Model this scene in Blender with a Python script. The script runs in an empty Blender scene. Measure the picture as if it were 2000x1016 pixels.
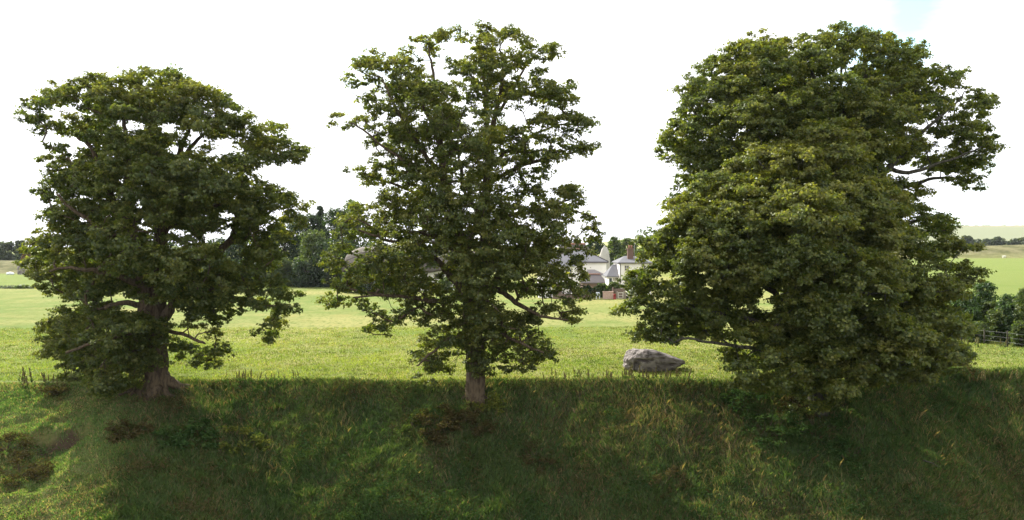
import bpy, math, random
import numpy as np
from mathutils import Vector
R = math.radians
C = bpy.context.scene.collection
random.seed(7)
rng = np.random.default_rng(11)

# ------------------------------------------------------------------ camera, sky, sun, exposure
F = 1428.0                      # focal length in photograph pixels (2000 wide)
CAMZ = 8.0
PITCH = math.atan(28 / F)       # looking very slightly down
cam_d = bpy.data.cameras.new('camera')
cam_d.lens = 36.0 * F / 2000.0
cam_d.sensor_width = 36.0
cam_d.clip_end = 6000
cam = bpy.data.objects.new('camera', cam_d)
C.objects.link(cam)
cam.location = (0, 0, CAMZ)
cam.rotation_euler = (R(90) - PITCH, 0, 0)
bpy.context.scene.camera = cam

SUN_EL, SUN_AZ = R(36), R(-42)  # azimuth from +Y (the view direction), negative = left
world = bpy.data.worlds.new('World')
bpy.context.scene.world = world
world.use_nodes = True
nt = world.node_tree
nt.nodes.clear()
N = nt.nodes.new
L = nt.links.new
out = N('ShaderNodeOutputWorld')
bg = N('ShaderNodeBackground')
bg.inputs['Strength'].default_value = 0.1
sky = N('ShaderNodeTexSky')
sky.sky_type = 'NISHITA'
sky.sun_disc = False
sky.sun_elevation = SUN_EL
sky.sun_rotation = SUN_AZ % (2 * math.pi)
sky.air_density = 1.2
tc = N('ShaderNodeTexCoord')
def patch(direction, inner, outer):
    """a hole in the cloud: 1 near the direction, 0 away from it"""
    v = Vector(direction).normalized()
    d = N('ShaderNodeVectorMath'); d.operation = 'DISTANCE'
    L(warp.outputs[0], d.inputs[0]); d.inputs[1].default_value = v
    m = N('ShaderNodeMapRange'); m.inputs['From Min'].default_value = outer; m.inputs['From Max'].default_value = inner
    m.inputs['To Min'].default_value = 0; m.inputs['To Max'].default_value = 1
    L(d.outputs['Value'], m.inputs['Value'])
    return m.outputs[0]
stretch = N('ShaderNodeMapping'); stretch.inputs['Rotation'].default_value = (0, R(24), 0)
stretch.inputs['Scale'].default_value = (1.6, 1, 5)
L(tc.outputs['Generated'], stretch.inputs[0])
wn = N('ShaderNodeTexNoise'); wn.inputs['Scale'].default_value = 2.2; wn.inputs['Detail'].default_value = 7
wn.inputs['Roughness'].default_value = 0.62
L(stretch.outputs[0], wn.inputs['Vector'])
sub = N('ShaderNodeVectorMath'); sub.operation = 'SUBTRACT'; L(wn.outputs['Color'], sub.inputs[0]); sub.inputs[1].default_value = (.5, .5, .5)
sc = N('ShaderNodeVectorMath'); sc.operation = 'SCALE'; L(sub.outputs[0], sc.inputs[0]); sc.inputs['Scale'].default_value = .22
warp = N('ShaderNodeVectorMath'); warp.operation = 'ADD'; L(tc.outputs['Generated'], warp.inputs[0]); L(sc.outputs[0], warp.inputs[1])
def skydir(px, py):
    return ((px - 1000) / F, 1.0, -(py - 480) / F)
mx = None
for (px, py, i, o_) in [(1740, 0, .02, .11), (1965, 428, .0, .075), (1840, 425, -.03, .05), (1840, -190, .03, .2), (1400, 15, -.04, .03), (500, -700, .1, .5)]:
    p = patch(skydir(px, py), i, o_)
    if mx is None: mx = p
    else:
        a = N('ShaderNodeMath'); a.operation = 'MAXIMUM'; L(mx, a.inputs[0]); L(p, a.inputs[1]); mx = a.outputs[0]
cl = N('ShaderNodeTexNoise'); cl.inputs['Scale'].default_value = 2.6; cl.inputs['Detail'].default_value = 6
L(stretch.outputs[0], cl.inputs['Vector'])
cr = N('ShaderNodeValToRGB')
cr.color_ramp.elements[0].position = .3; cr.color_ramp.elements[0].color = (7.6, 7.8, 8.1, 1)
cr.color_ramp.elements[1].position = .62; cr.color_ramp.elements[1].color = (9.6, 9.6, 9.8, 1)
L(cl.outputs['Fac'], cr.inputs[0])
blue = N('ShaderNodeMix'); blue.data_type = 'RGBA'; blue.blend_type = 'MULTIPLY'; blue.inputs[0].default_value = 1
L(sky.outputs[0], blue.inputs[6]); blue.inputs[7].default_value = (1.6, 2.3, 2.1, 1)
mix = N('ShaderNodeMix'); mix.data_type = 'RGBA'
L(mx, mix.inputs[0]); L(cr.outputs[0], mix.inputs[6]); L(blue.outputs[2], mix.inputs[7])
# the cloud cover thins and dulls towards the zenith and behind the camera
sep = N('ShaderNodeSeparateXYZ'); L(tc.outputs['Generated'], sep.inputs[0])
mr = N('ShaderNodeMapRange'); mr.inputs['From Min'].default_value = .45; mr.inputs['From Max'].default_value = -.15
mr.inputs['To Min'].default_value = 1.0; mr.inputs['To Max'].default_value = .92
L(sep.outputs['Y'], mr.inputs['Value'])
dim = N('ShaderNodeVectorMath'); dim.operation = 'SCALE'
L(mix.outputs[2], dim.inputs[0]); L(mr.outputs[0], dim.inputs['Scale'])
L(dim.outputs[0], bg.inputs['Color'])
L(bg.outputs[0], out.inputs[0])

sun_d = bpy.data.lights.new('sun', 'SUN')
sun_d.energy = 5.0
sun_d.angle = R(0.5)
sun_d.color = (1.0, .95, .86)
sun = bpy.data.objects.new('sun', sun_d)
C.objects.link(sun)
sv = Vector((math.sin(SUN_AZ) * math.cos(SUN_EL), math.cos(SUN_AZ) * math.cos(SUN_EL), math.sin(SUN_EL)))
sun.rotation_euler = sv.to_track_quat('Z', 'Y').to_euler()
sun.location = (-30, 30, 60)
vs = bpy.context.scene.view_settings
vs.view_transform = 'Standard'; vs.look = 'None'; vs.gamma = 1; vs.exposure = 1.0

# ------------------------------------------------------------------ pixel <-> world
cp, sp = math.cos(PITCH), math.sin(PITCH)
def P(px, py, d):
    """the point at world y = d seen at pixel (px, py) of the photograph"""
    a, b = (px - 1000) / F, -(py - 508) / F
    # camera forward (0, cp, -sp), up (0, sp, cp)
    y = cp + b * sp; z = -sp + b * cp
    k = d / y
    return np.array([a * k, d, CAMZ + z * k])
def proj(p):
    x, y, z = p[..., 0], p[..., 1], p[..., 2] - CAMZ
    f = y * cp - z * sp; u = y * sp + z * cp
    return 1000 + F * x / f, 508 - F * u / f

# ------------------------------------------------------------------ terrain
def vnoise(x, y, seed=0):
    """smooth value noise, vectorised"""
    x = np.asarray(x, float); y = np.asarray(y, float)
    xi = np.floor(x).astype(np.int64); yi = np.floor(y).astype(np.int64)
    fx, fy = x - xi, y - yi
    fx = fx * fx * (3 - 2 * fx); fy = fy * fy * (3 - 2 * fy)
    def h(a, b):
        n = (a * 374761393 + b * 668265263 + seed * 974711) & 0x7fffffff
        n = ((n ^ (n >> 13)) * 1274126177) & 0x7fffffff
        return ((n ^ (n >> 16)) & 0xffff) / 65535.0
    return (h(xi, yi) * (1 - fx) + h(xi + 1, yi) * fx) * (1 - fy) + (h(xi, yi + 1) * (1 - fx) + h(xi + 1, yi + 1) * fx) * fy
def fbm(x, y, seed=0, octs=4):
    s = 0; a = .5
    for i in range(octs):
        s = s + a * (vnoise(x * 2 ** i, y * 2 ** i, seed + i * 17) - .5); a *= .5
    return s
def sm(a, b, x):
    t = np.clip((np.asarray(x, float) - a) / (b - a), 0, 1)
    return t * t * (3 - 2 * t)
def crest(x):
    return 42.3 + 3.8 * sm(20, 29, x) - 0.6 * sm(-18, -26, x) + .25 * np.sin(x * .35)
def height(x, y):
    x = np.asarray(x, float); y = np.asarray(y, float)
    c = crest(x)
    t = c - y                                    # distance in front of the crest
    xl = x - .75 * np.clip(38 - y, -4, 12)          # the open left slope widens downhill
    slope = .62 - .26 * sm(-12.5, -20.5, xl) + .08 * sm(20, 27, x)
    depth = np.minimum(8.5, 13 - 3 * sm(-18, -24, x))
    r = np.maximum(t, 0)
    # rounded shoulder then straight slope then the ditch floor
    drop = slope * (np.sqrt(r * r + .25) - .5)
    drop = depth * (1 - np.exp(-(drop / depth) ** 1.0 * (1 + .25 * (drop / depth)))) if False else np.where(drop < depth * .7, drop, depth * .7 + depth * .3 * (1 - np.exp(-(drop - depth * .7) / (depth * .3))))
    z = -drop - .5 * (1 - np.exp(-r / 1.1)) * sm(-17, -12, xl)
    z = z - .05 * np.maximum(-21 - x, 0) * sm(-2, 8, t) * sm(60, 30, -x)
    z = z + .02 * np.maximum(x - 24, 0) * sm(0, 8, t) * sm(60, 30, x)
    # lumps on the bank
    onb = sm(-.5, 2.5, t)
    z = z + onb * (1 - .6 * sm(-14, -20, xl)) * (1.1 * fbm(x * .33, y * .33, 3) + .35 * fbm(x * 1.3, y * 1.3, 9))
    z = z + onb * (.07 + .10 * sm(-17, -23, x)) * (vnoise(x * 2.1, y * 2.6, 91) - .5) * 2
    # small shoulder of rough ground along the crest
    z = z + .06 * np.exp(-((t + .2) / 1.1) ** 2)
    # the field
    fld = sm(0, 3, -t)
    z = z + fld * (.5 * fbm(x * .045, y * .045, 21) + .10 * fbm(x * .5, y * .35, 5))
    # scarp of bare earth at left
    sc_ = np.exp(-((x + 23.0) / 1.35) ** 2) * .75
    z = z - sc_ * sm(.35, -.15, y - (37.1 + .18 * (x + 23.0) + .25 * np.sin(x * 3.1))) * sm(6, 1, 37.1 - y)
    # behind the village the land rises
    z = z + 2.2 * sm(128, 165, y) * sm(-8, 10, x) * sm(120, 60, x)
    # right: field rises, henge bank, valley, hill
    rt = sm(60, 110, x / np.maximum(y, 1) * 200)
    far = sm(150, 340, y)
    z = z + rt * far * 2.0
    zb = 6.3 + 1.4 * np.sin(x * .021 + 1.0)
    z = z + rt * zb * sm(343, 362, y) * sm(395, 372, y)
    z = z + rt * 3.0 * sm(400, 520, y)
    z = z + sm(150, 420, x) * 29.5 * sm(560, 1150, y + .05 * x)
    # left: henge bank behind the green field
    lf = sm(-62, -85, x / np.maximum(y, 1) * 200)
    z = z + lf * (4.0 + .6 * np.sin(x * .05)) * sm(207, 219, y) * sm(240, 228, y)
    z = z + 3 * sm(300, 900, y)
    return z
def H(x, y): return float(height(x, y))

def axis(fine0, fine1, step, far, g):
    a = list(np.arange(fine0, fine1 + 1e-6, step)); s = step
    while a[-1] < far: s *= g; a.append(a[-1] + s)
    return a
xs = axis(-34, 34, .22, 1700, 1.085)
left = []; s = .22; v = -34.0
while v > -1500: s *= 1.085; v -= s; left.append(v)
xs = np.array(left[::-1] + xs)
ys = axis(29, 48, .2, 64, 1.02) ; ys = ys + [] 
y0 = ys[-1]; s = .5
while y0 < 2400: s *= 1.028; y0 += s; ys.append(y0)
pre = []; s = .25; v = 29.0
while v > -60: s *= 1.1; v -= s; pre.append(v)
ys = np.array(pre[::-1] + ys)

def raw_mesh(name, co, faces_flat, counts, smooth=False):
    me = bpy.data.meshes.new(name)
    me.vertices.add(len(co)); me.vertices.foreach_set('co', np.asarray(co, np.float32).ravel())
    me.loops.add(len(faces_flat)); me.loops.foreach_set('vertex_index', np.asarray(faces_flat, np.int32))
    st = np.concatenate([[0], np.cumsum(counts)[:-1]]).astype(np.int32)
    me.polygons.add(len(counts)); me.polygons.foreach_set('loop_start', st)
    if smooth: me.polygons.foreach_set('use_smooth', np.ones(len(counts), bool))
    me.update(calc_edges=True)
    return me
def link(name, me, mat=None, parent=None):
    o = bpy.data.objects.new(name, me); C.objects.link(o)
    if mat is not None: me.materials.append(mat)
    if parent is not None: o.parent = parent
    return o
def tag(o, label, cat, group=None):
    o['label'] = label; o['category'] = cat
    if group: o['group'] = group
    return o
def empty(name, loc, label, cat, group=None):
    o = bpy.data.objects.new(name, None); C.objects.link(o); o.location = loc; o.empty_display_size = .3
    return tag(o, label, cat, group)
def col_attr(me, name, vals, domain='FACE'):
    a = me.attributes.new(name, 'FLOAT_COLOR', domain)
    v = np.ones((len(vals), 4), np.float32); v[:, :vals.shape[1]] = vals
    a.data.foreach_set('color', v.ravel())
def flt_attr(me, name, vals, domain='FACE'):
    a = me.attributes.new(name, 'FLOAT', domain); a.data.foreach_set('value', np.asarray(vals, np.float32))

# ------------------------------------------------------------------ materials
class M:
    """tiny node helper"""
    def __init__(s, name):
        s.m = bpy.data.materials.new(name); s.m.use_nodes = True; s.t = s.m.node_tree; s.t.nodes.clear()
        s.out = s.n('ShaderNodeOutputMaterial')
    def n(s, k, **kw):
        x = s.t.nodes.new(k)
        for a, b in kw.items(): setattr(x, a, b)
        return x
    def l(s, a, b): s.t.links.new(a, b)
    def noise(s, scale, detail=4, rough=.55, vec=None):
        x = s.n('ShaderNodeTexNoise'); x.inputs['Scale'].default_value = scale; x.inputs['Detail'].default_value = detail
        x.inputs['Roughness'].default_value = rough
        if vec is not None: s.l(vec, x.inputs['Vector'])
        return x.outputs['Fac']
    def pos(s, scale=None):
        g = s.n('ShaderNodeNewGeometry').outputs['Position']
        if scale:
            mp = s.n('ShaderNodeMapping'); mp.inputs['Scale'].default_value = scale; s.l(g, mp.inputs[0]); return mp.outputs[0]
        return g
    def ramp(s, fac, stops):
        r = s.n('ShaderNodeValToRGB'); e = r.color_ramp.elements
        while len(e) < len(stops): e.new(.5)
        for q, (p, c) in zip(e, stops): q.position = p; q.color = (*c, 1)
        s.l(fac, r.inputs[0]); return r.outputs[0]
    def attr(s, name, out='Fac'):
        return s.n('ShaderNodeAttribute', attribute_name=name).outputs[out]
    def mix(s, fac, a, b, mode='MIX'):
        x = s.n('ShaderNodeMix', data_type='RGBA', blend_type=mode)
        for i, v in ((0, fac), (6, a), (7, b)):
            if isinstance(v, (int, float)): x.inputs[i].default_value = v
            elif isinstance(v, tuple): x.inputs[i].default_value = (*v, 1)
            else: s.l(v, x.inputs[i])
        return x.outputs[2]
    def math(s, op, a, b=0.0):
        x = s.n('ShaderNodeMath', operation=op)
        for i, v in ((0, a), (1, b)):
            if isinstance(v, (int, float)): x.inputs[i].default_value = v
            else: s.l(v, x.inputs[i])
        return x.outputs[0]
    def finish(s, color, rough=.9, bump=None, strength=.5, dist=.05, spec=.2):
        b = s.n('ShaderNodeBsdfPrincipled'); b.inputs['Roughness'].default_value = rough
        b.inputs['Specular IOR Level'].default_value = spec
        if isinstance(color, tuple): b.inputs['Base Color'].default_value = (*color, 1)
        else: s.l(color, b.inputs['Base Color'])
        if bump is not None:
            k = s.n('ShaderNodeBump'); k.inputs['Strength'].default_value = strength; k.inputs['Distance'].default_value = dist
            s.l(bump, k.inputs['Height']); s.l(k.outputs[0], b.inputs['Normal'])
        s.l(b.outputs[0], s.out.inputs[0]); return s.m

def leaf_material(name, tint=(1, 1, 1), trans=.54, gloss=.025):
    m = M(name)
    c = m.attr('leafcol', 'Color')
    c = m.mix(1.0, c, tint, 'MULTIPLY')
    d = m.n('ShaderNodeBsdfDiffuse'); m.l(c, d.inputs[0])
    tcol = m.mix(1.0, c, (1.5, 1.55, .55), 'MULTIPLY')
    t = m.n('ShaderNodeBsdfTranslucent'); m.l(tcol, t.inputs[0])
    a = m.n('ShaderNodeMixShader'); a.inputs[0].default_value = trans; m.l(d.outputs[0], a.inputs[1]); m.l(t.outputs[0], a.inputs[2])
    g = m.n('ShaderNodeBsdfGlossy'); g.inputs['Roughness'].default_value = .42; g.inputs[0].default_value = (.8, .85, .8, 1)
    b = m.n('ShaderNodeMixShader'); b.inputs[0].default_value = gloss; m.l(a.outputs[0], b.inputs[1]); m.l(g.outputs[0], b.inputs[2])
    m.l(b.outputs[0], m.out.inputs[0]); return m.m
leaf_m = leaf_material('leaves')
grass_m = leaf_material('grass_blades', trans=.42, gloss=.015)
weed_m = leaf_material('weed_leaves', trans=.35, gloss=0.0)

def bark_material(name, a, b, c):
    m = M(name)
    n1 = m.noise(1.4, 5, .6, m.pos((1, 1, .35)))
    n2 = m.noise(9, 5, .65, m.pos((1, 1, .18)))
    col = m.mix(n1, a, b)
    col = m.mix(m.ramp(n2, [(.38, (1, 1, 1)), (.55, (0, 0, 0))]), col, c)
    return m.finish(col, .95, n2, 1.0, .14, .1)
bark_m = bark_material('bark', (.105, .070, .044), (.110, .092, .058), (.045, .033, .023))
bark_grey_m = bark_material('bark_grey', (.11, .098, .080), (.08, .08, .05), (.035, .032, .025))

# ------------------------------------------------------------------ the ground sheet
GX, GY = np.meshgrid(xs, ys)
GZ = height(GX, GY)
nx, ny = len(xs), len(ys)
co = np.stack([GX, GY, GZ], -1).reshape(-1, 3)
idx = np.arange(nx * ny).reshape(ny, nx)
q = np.stack([idx[:-1, :-1], idx[:-1, 1:], idx[1:, 1:], idx[1:, :-1]], -1).reshape(-1)
gme = raw_mesh('ground', co, q, np.full((nx - 1) * (ny - 1), 4), True)
X, Y = co[:, 0], co[:, 1]
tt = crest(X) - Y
bank = sm(-1.0, .8, tt) * (1 - .50 * sm(-18.2, -21.6, X - .3 * np.clip(38 - Y, -4, 12)))  # left slope blended towards the field colour, sunlight painted into the ground
soil = np.exp(-((X + 23.0) / 1.5) ** 2) * np.exp(-((Y - 36.8 - .18 * (X + 23.0)) / .45) ** 2) * 1.3
for (tx, ty, rr) in ((-19.4, 41.0, 1.5), (-1.2, 41.0, 1.3), (17.6, 41.2, 1.6), (-18.0, 40.2, .9)):
    soil += np.exp(-((X - tx) ** 2 + (Y - ty) ** 2) / rr ** 2) * .8
rtm = sm(60, 110, X / np.maximum(Y, 1) * 200); lfm = sm(-60, -75, X / np.maximum(Y, 1) * 200)
hb = rtm * sm(341, 347, Y) * sm(420, 400, Y) + lfm * sm(206, 209, Y) * sm(260, 250, Y)
bright = lfm * sm(138, 141, Y) * sm(208, 206, Y) + rtm * sm(75, 90, Y) * sm(342, 338, Y)
stub = sm(640, 650, Y + .1 * X) * rtm
stub2 = sm(1010, 1020, Y + .06 * X) * rtm
dry = np.clip(fbm(X * .06, Y * .09, 31) * 3.0 + fbm(X * .3, Y * .5, 37) * 1.2 + .35 + .5 * sm(90, 112, Y) * sm(-10, 15, X), 0, 1)
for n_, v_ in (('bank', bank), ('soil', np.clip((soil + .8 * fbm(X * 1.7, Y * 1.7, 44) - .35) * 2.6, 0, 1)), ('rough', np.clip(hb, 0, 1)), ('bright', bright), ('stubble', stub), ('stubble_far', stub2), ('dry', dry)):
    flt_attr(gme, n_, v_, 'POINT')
m = M('ground_grass')
fine = m.noise(2.2, 8, .7, m.pos((1, .45, 1)))
mid = m.noise(.35, 5, .6, m.pos((1, .6, 1)))
tiny = m.noise(14, 4, .7, m.pos((1, .5, 1)))
fcol = m.mix(m.attr('dry'), (.150, .200, .050), (.29, .275, .10))
fcol = m.mix(m.ramp(fine, [(.36, (1, 1, 1)), (.52, (0, 0, 0))]), fcol, (.13, .165, .04))
fcol = m.mix(m.ramp(mid, [(.5, (0, 0, 0)), (.7, (.7, .7, .7))]), fcol, (.27, .245, .085))
fcol = m.mix(m.math('MULTIPLY', m.attr('bright'), .85), fcol, m.mix(mid, (.130, .185, .040), (.170, .205, .055)))
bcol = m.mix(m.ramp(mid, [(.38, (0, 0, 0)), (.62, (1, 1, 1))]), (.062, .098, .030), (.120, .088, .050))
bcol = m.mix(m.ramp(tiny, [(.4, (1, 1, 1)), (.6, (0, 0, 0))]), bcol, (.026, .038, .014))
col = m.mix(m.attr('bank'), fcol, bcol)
col = m.mix(m.attr('rough'), col, m.mix(m.ramp(m.noise(.12, 6, .7, m.pos((1, 1, 3))), [(.42, (0, 0, 0)), (.58, (1, 1, 1))]), (.105, .105, .045), (.20, .185, .095)))
col = m.mix(m.attr('stubble'), col, m.mix(m.noise(.01, 4), (.19, .215, .13), (.235, .235, .15)))
col = m.mix(m.attr('stubble_far'), col, (.28, .25, .155))
col = m.mix(m.attr('soil'), col, m.mix(tiny, (.045, .033, .020), (.105, .075, .048)))
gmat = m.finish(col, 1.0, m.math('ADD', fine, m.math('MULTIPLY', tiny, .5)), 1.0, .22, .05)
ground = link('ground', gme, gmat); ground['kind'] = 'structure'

# ------------------------------------------------------------------ leaf / blade batches
def unit(v):
    return v / np.maximum(np.linalg.norm(v, axis=-1, keepdims=True), 1e-9)
def leaf_mesh(name, pos, nrm, size, colr, elong=1.15, fold=.18):
    """one small folded five-point leaf per position (two quads)"""
    n = len(pos)
    rnd = unit(rng.normal(size=(n, 3)))
    t = unit(np.cross(nrm, rnd)); b = np.cross(nrm, t)
    s = size[:, None]
    p0 = pos - t * s * .5 * elong
    p3 = pos + t * s * .5 * elong
    p1 = pos - b * s * .48 + t * s * .08 + nrm * s * fold
    p2 = pos + b * s * .48 + t * s * .08 + nrm * s * fold
    co = np.stack([p0, p1, p3, p2], 1).reshape(-1, 3)
    i = np.arange(n)[:, None] * 4
    f = np.concatenate([i + np.array([[0, 1, 2]]), i + np.array([[0, 2, 3]])], 1).reshape(-1)
    me = raw_mesh(name, co, f, np.full(2 * n, 3))
    col_attr(me, 'leafcol', np.repeat(colr, 2, 0))
    return me
def blade_mesh(name, base, h, w, lean, colr):
    n = len(base)
    a = rng.uniform(0, 2 * math.pi, n)
    side = np.stack([np.cos(a), np.sin(a), np.zeros(n)], 1) * (w[:, None] * .5)
    tip = base + lean + np.stack([np.zeros(n), np.zeros(n), h], 1)
    midp = base + lean * .35 + np.stack([np.zeros(n), np.zeros(n), h * .6], 1)
    b0 = base - side; b1 = base + side; b0[:, 2] -= .03; b1[:, 2] -= .03
    co = np.stack([b0, b1, midp + side * .7, tip, midp - side * .7], 1).reshape(-1, 3)
    i = np.arange(n)[:, None] * 5
    f = (i + np.array([[0, 1, 2, 3, 4]])).reshape(-1)
    me = raw_mesh(name, co, f, np.full(n, 5))
    col_attr(me, 'leafcol', colr)
    return me

# ------------------------------------------------------------------ tubes
class Tubes:
    def __init__(s): s.v = []; s.f = []; s.c = []; s.n = 0
    def chain(s, pts, rad, sides=6, flare=None, cap=True):
        pts = np.asarray(pts, float); rad = np.asarray(rad, float)
        if len(pts) < 2: return
        d = np.gradient(pts, axis=0); d = unit(d)
        ref = np.array([0, 1.0, 0]) if abs(d[0][1]) < .9 else np.array([1.0, 0, 0])
        u = unit(np.cross(d[0], ref)); ring = []
        ang = np.linspace(0, 2 * math.pi, sides, endpoint=False)
        for k in range(len(pts)):
            u = unit(u - d[k] * np.dot(u, d[k])); w = np.cross(d[k], u)
            r = rad[k] * np.ones(sides)
            if flare is not None: r = r * flare(k, pts[k], ang)
            ring.append(pts[k] + np.cos(ang)[:, None] * u * r[:, None] + np.sin(ang)[:, None] * w * r[:, None])
        V = np.concatenate(ring)
        b = s.n; K = len(pts)
        i = np.arange(sides); j = (i + 1) % sides
        for k in range(K - 1):
            s.f.append(np.stack([b + k * sides + i, b + k * sides + j, b + (k + 1) * sides + j, b + (k + 1) * sides + i], 1).reshape(-1)); s.c += [4] * sides
        if cap:
            s.f.append(b + (K - 1) * sides + i); s.c.append(sides)
            s.f.append(b + i[::-1]); s.c.append(sides)
        s.v.append(V); s.n += len(V)
    def mesh(s, name):
        return raw_mesh(name, np.concatenate(s.v), np.concatenate(s.f), np.array(s.c), True)

def inpoly(px, py, poly):
    x = np.asarray(px)[..., None]; y = np.asarray(py)[..., None]
    p = np.asarray(poly, float); q = np.roll(p, -1, 0)
    c = ((p[:, 1] > y) != (q[:, 1] > y)) & (x < (q[:, 0] - p[:, 0]) * (y - p[:, 1]) / (q[:, 1] - p[:, 1] + 1e-12) + p[:, 0])
    return (c.sum(-1) % 2) == 1
def resample(pts, step):
    pts = np.asarray(pts, float); o = [pts[0]]
    for a, b in zip(pts[:-1], pts[1:]):
        k = max(1, int(round(np.linalg.norm(b - a) / step)))
        for i in range(1, k + 1): o.append(a + (b - a) * i / k)
    return np.array(o)
def smooth_line(pts, it=2):
    pts = np.asarray(pts, float)
    for _ in range(it):
        o = [pts[0]]
        for a, b in zip(pts[:-1], pts[1:]): o += [a * .75 + b * .25, a * .25 + b * .75]
        o.append(pts[-1]); pts = np.array(o)
    return pts

def grow(trunk, limbs, clumps, r_tip=.013, step=.5, down=.6):
    """trunk and limbs are drawn lines (points with radius); every clump of foliage is joined to
    the nearest suitable place on the skeleton by a curved branch; returns nodes, parents, radii"""
    buf = np.zeros((60000, 3)); par, fix = [], []
    def add(p, q, r=0.0):
        buf[len(par)] = p; par.append(q); fix.append(r); return len(par) - 1
    def add_line(line, start=None):
        l4 = smooth_line(np.array(line, float), 2)
        l4 = resample(l4, step)
        last = start
        for k, p in enumerate(l4):
            if k == 0 and start is not None: continue
            last = add(p[:3] + (rng.normal(size=3) * .03 if k else 0), -1 if last is None else last, p[3])
    add_line(trunk)
    for lb in limbs:
        p0 = np.array(lb[0][:3]); A = buf[:len(par)].copy(); pos = A
        st = int(np.argmin(np.linalg.norm(A - p0, axis=1)))
        add_line([(*pos[st], lb[0][3])] + list(lb[1:]) if np.linalg.norm(pos[st] - p0) < .8 else [(*pos[st], lb[0][3])] + list(lb), st)
    ntrunk = len(par)
    base_z = trunk[0][2]
    cs = np.array([c[:3] for c in clumps])
    A = buf[:len(par)]
    order = np.argsort([np.min(np.linalg.norm(A - c, axis=1)) for c in cs])
    tips = []
    for ci in order:
        c = cs[ci]; A = buf[:len(par)]
        d = np.linalg.norm(A - c, axis=1)
        cost = d + down * np.maximum(0, A[:, 2] - c[2] + .2 * d) + 100 * (A[:, 2] < base_z + 2.2)
        k = int(np.argmin(cost)); p = A[k]; D = d[k]
        n = max(1, int(round(D / step)))
        # leave along the parent's direction, arrive flat
        pd = unit(p - A[par[k]]) if par[k] >= 0 else np.array([0, 0, 1.0])
        c1 = p + pd * D * .28 + np.array([0, 0, .05 * D]); c2 = c - unit(c - p) * D * .3 + np.array([0, 0, .06 * D])
        last = k
        for i in range(1, n + 1):
            t = i / n
            q = (1 - t) ** 3 * p + 3 * (1 - t) ** 2 * t * c1 + 3 * (1 - t) * t * t * c2 + t ** 3 * c
            if i < n: q = q + rng.normal(size=3) * .06
            last = add(q, last)
        tips.append(last)
    pos = buf[:len(par)].copy(); par = np.array(par); cnt = np.zeros(len(pos))
    for t in tips: cnt[t] += 1
    for i in range(len(pos) - 1, 0, -1):
        if par[i] >= 0: cnt[par[i]] += cnt[i]
    rad = r_tip * np.maximum(cnt, 1) ** .5
    rad = np.maximum(rad, np.array(fix) * .92)
    return pos, par, rad, cnt, ntrunk, tips

def skeleton_mesh(name, pos, par, rad, extra=None, flare_fn=None, sides_big=10):
    kids = [[] for _ in pos]
    for i, p in enumerate(par):
        if p >= 0: kids[p].append(i)
    T = Tubes(); stack = [(0, None)]
    while stack:
        s0, from_ = stack.pop()
        ch = [from_, s0] if from_ is not None else [s0]
        cur = s0
        while kids[cur]:
            ks = sorted(kids[cur], key=lambda k: -rad[k]); 
            for k in ks[1:]: stack.append((k, cur))
            cur = ks[0]; ch.append(cur)
        rr = rad[ch].copy()
        if from_ is not None: rr[0] = min(rr[0], rr[1] * 1.25)
        rr[-1] *= .6
        big = rr.max()
        sides = 48 if s0 == 0 else (9 if big > .12 else (6 if big > .05 else 4))
        T.chain(pos[ch], rr, sides, flare=flare_fn if s0 == 0 else None)
    if extra is not None:
        for pts, r in extra: T.chain(pts, r, 3, cap=False)
    return T.mesh(name)

def palette(kind, n, clump_v):
    """leaf colours: dark green, mid green, some yellowing; clump_v (0..1) shifts whole sprays"""
    base = {'syc': ((.050, .074, .018), (.112, .132, .028), (.185, .178, .040)),
            'right': ((.056, .084, .020), (.124, .148, .030), (.200, .192, .042)),
            'dark': ((.014, .030, .012), (.026, .048, .016), (.045, .066, .018)),
            'grey': ((.12, .15, .10), (.17, .20, .14), (.22, .25, .18)),
            'mid': ((.045, .075, .022), (.075, .105, .028), (.12, .135, .035)),
            'far': ((.045, .062, .040), (.062, .080, .050), (.085, .095, .055)),  # distant trees: greying by haze painted into the leaf colour
            'rust': ((.12, .07, .035), (.17, .09, .045), (.10, .09, .035)),
            'brown': ((.045, .042, .018), (.080, .062, .028), (.065, .075, .025)),
            'nettle': ((.028, .060, .020), (.046, .086, .026), (.072, .110, .034))}[kind]
    a, b, c = [np.array(t) for t in base]
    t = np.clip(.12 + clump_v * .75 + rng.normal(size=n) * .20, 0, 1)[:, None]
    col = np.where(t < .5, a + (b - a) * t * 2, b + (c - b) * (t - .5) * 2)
    return col * (1 + rng.normal(size=(n, 1)) * .16).clip(.55, 1.5)

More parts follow.
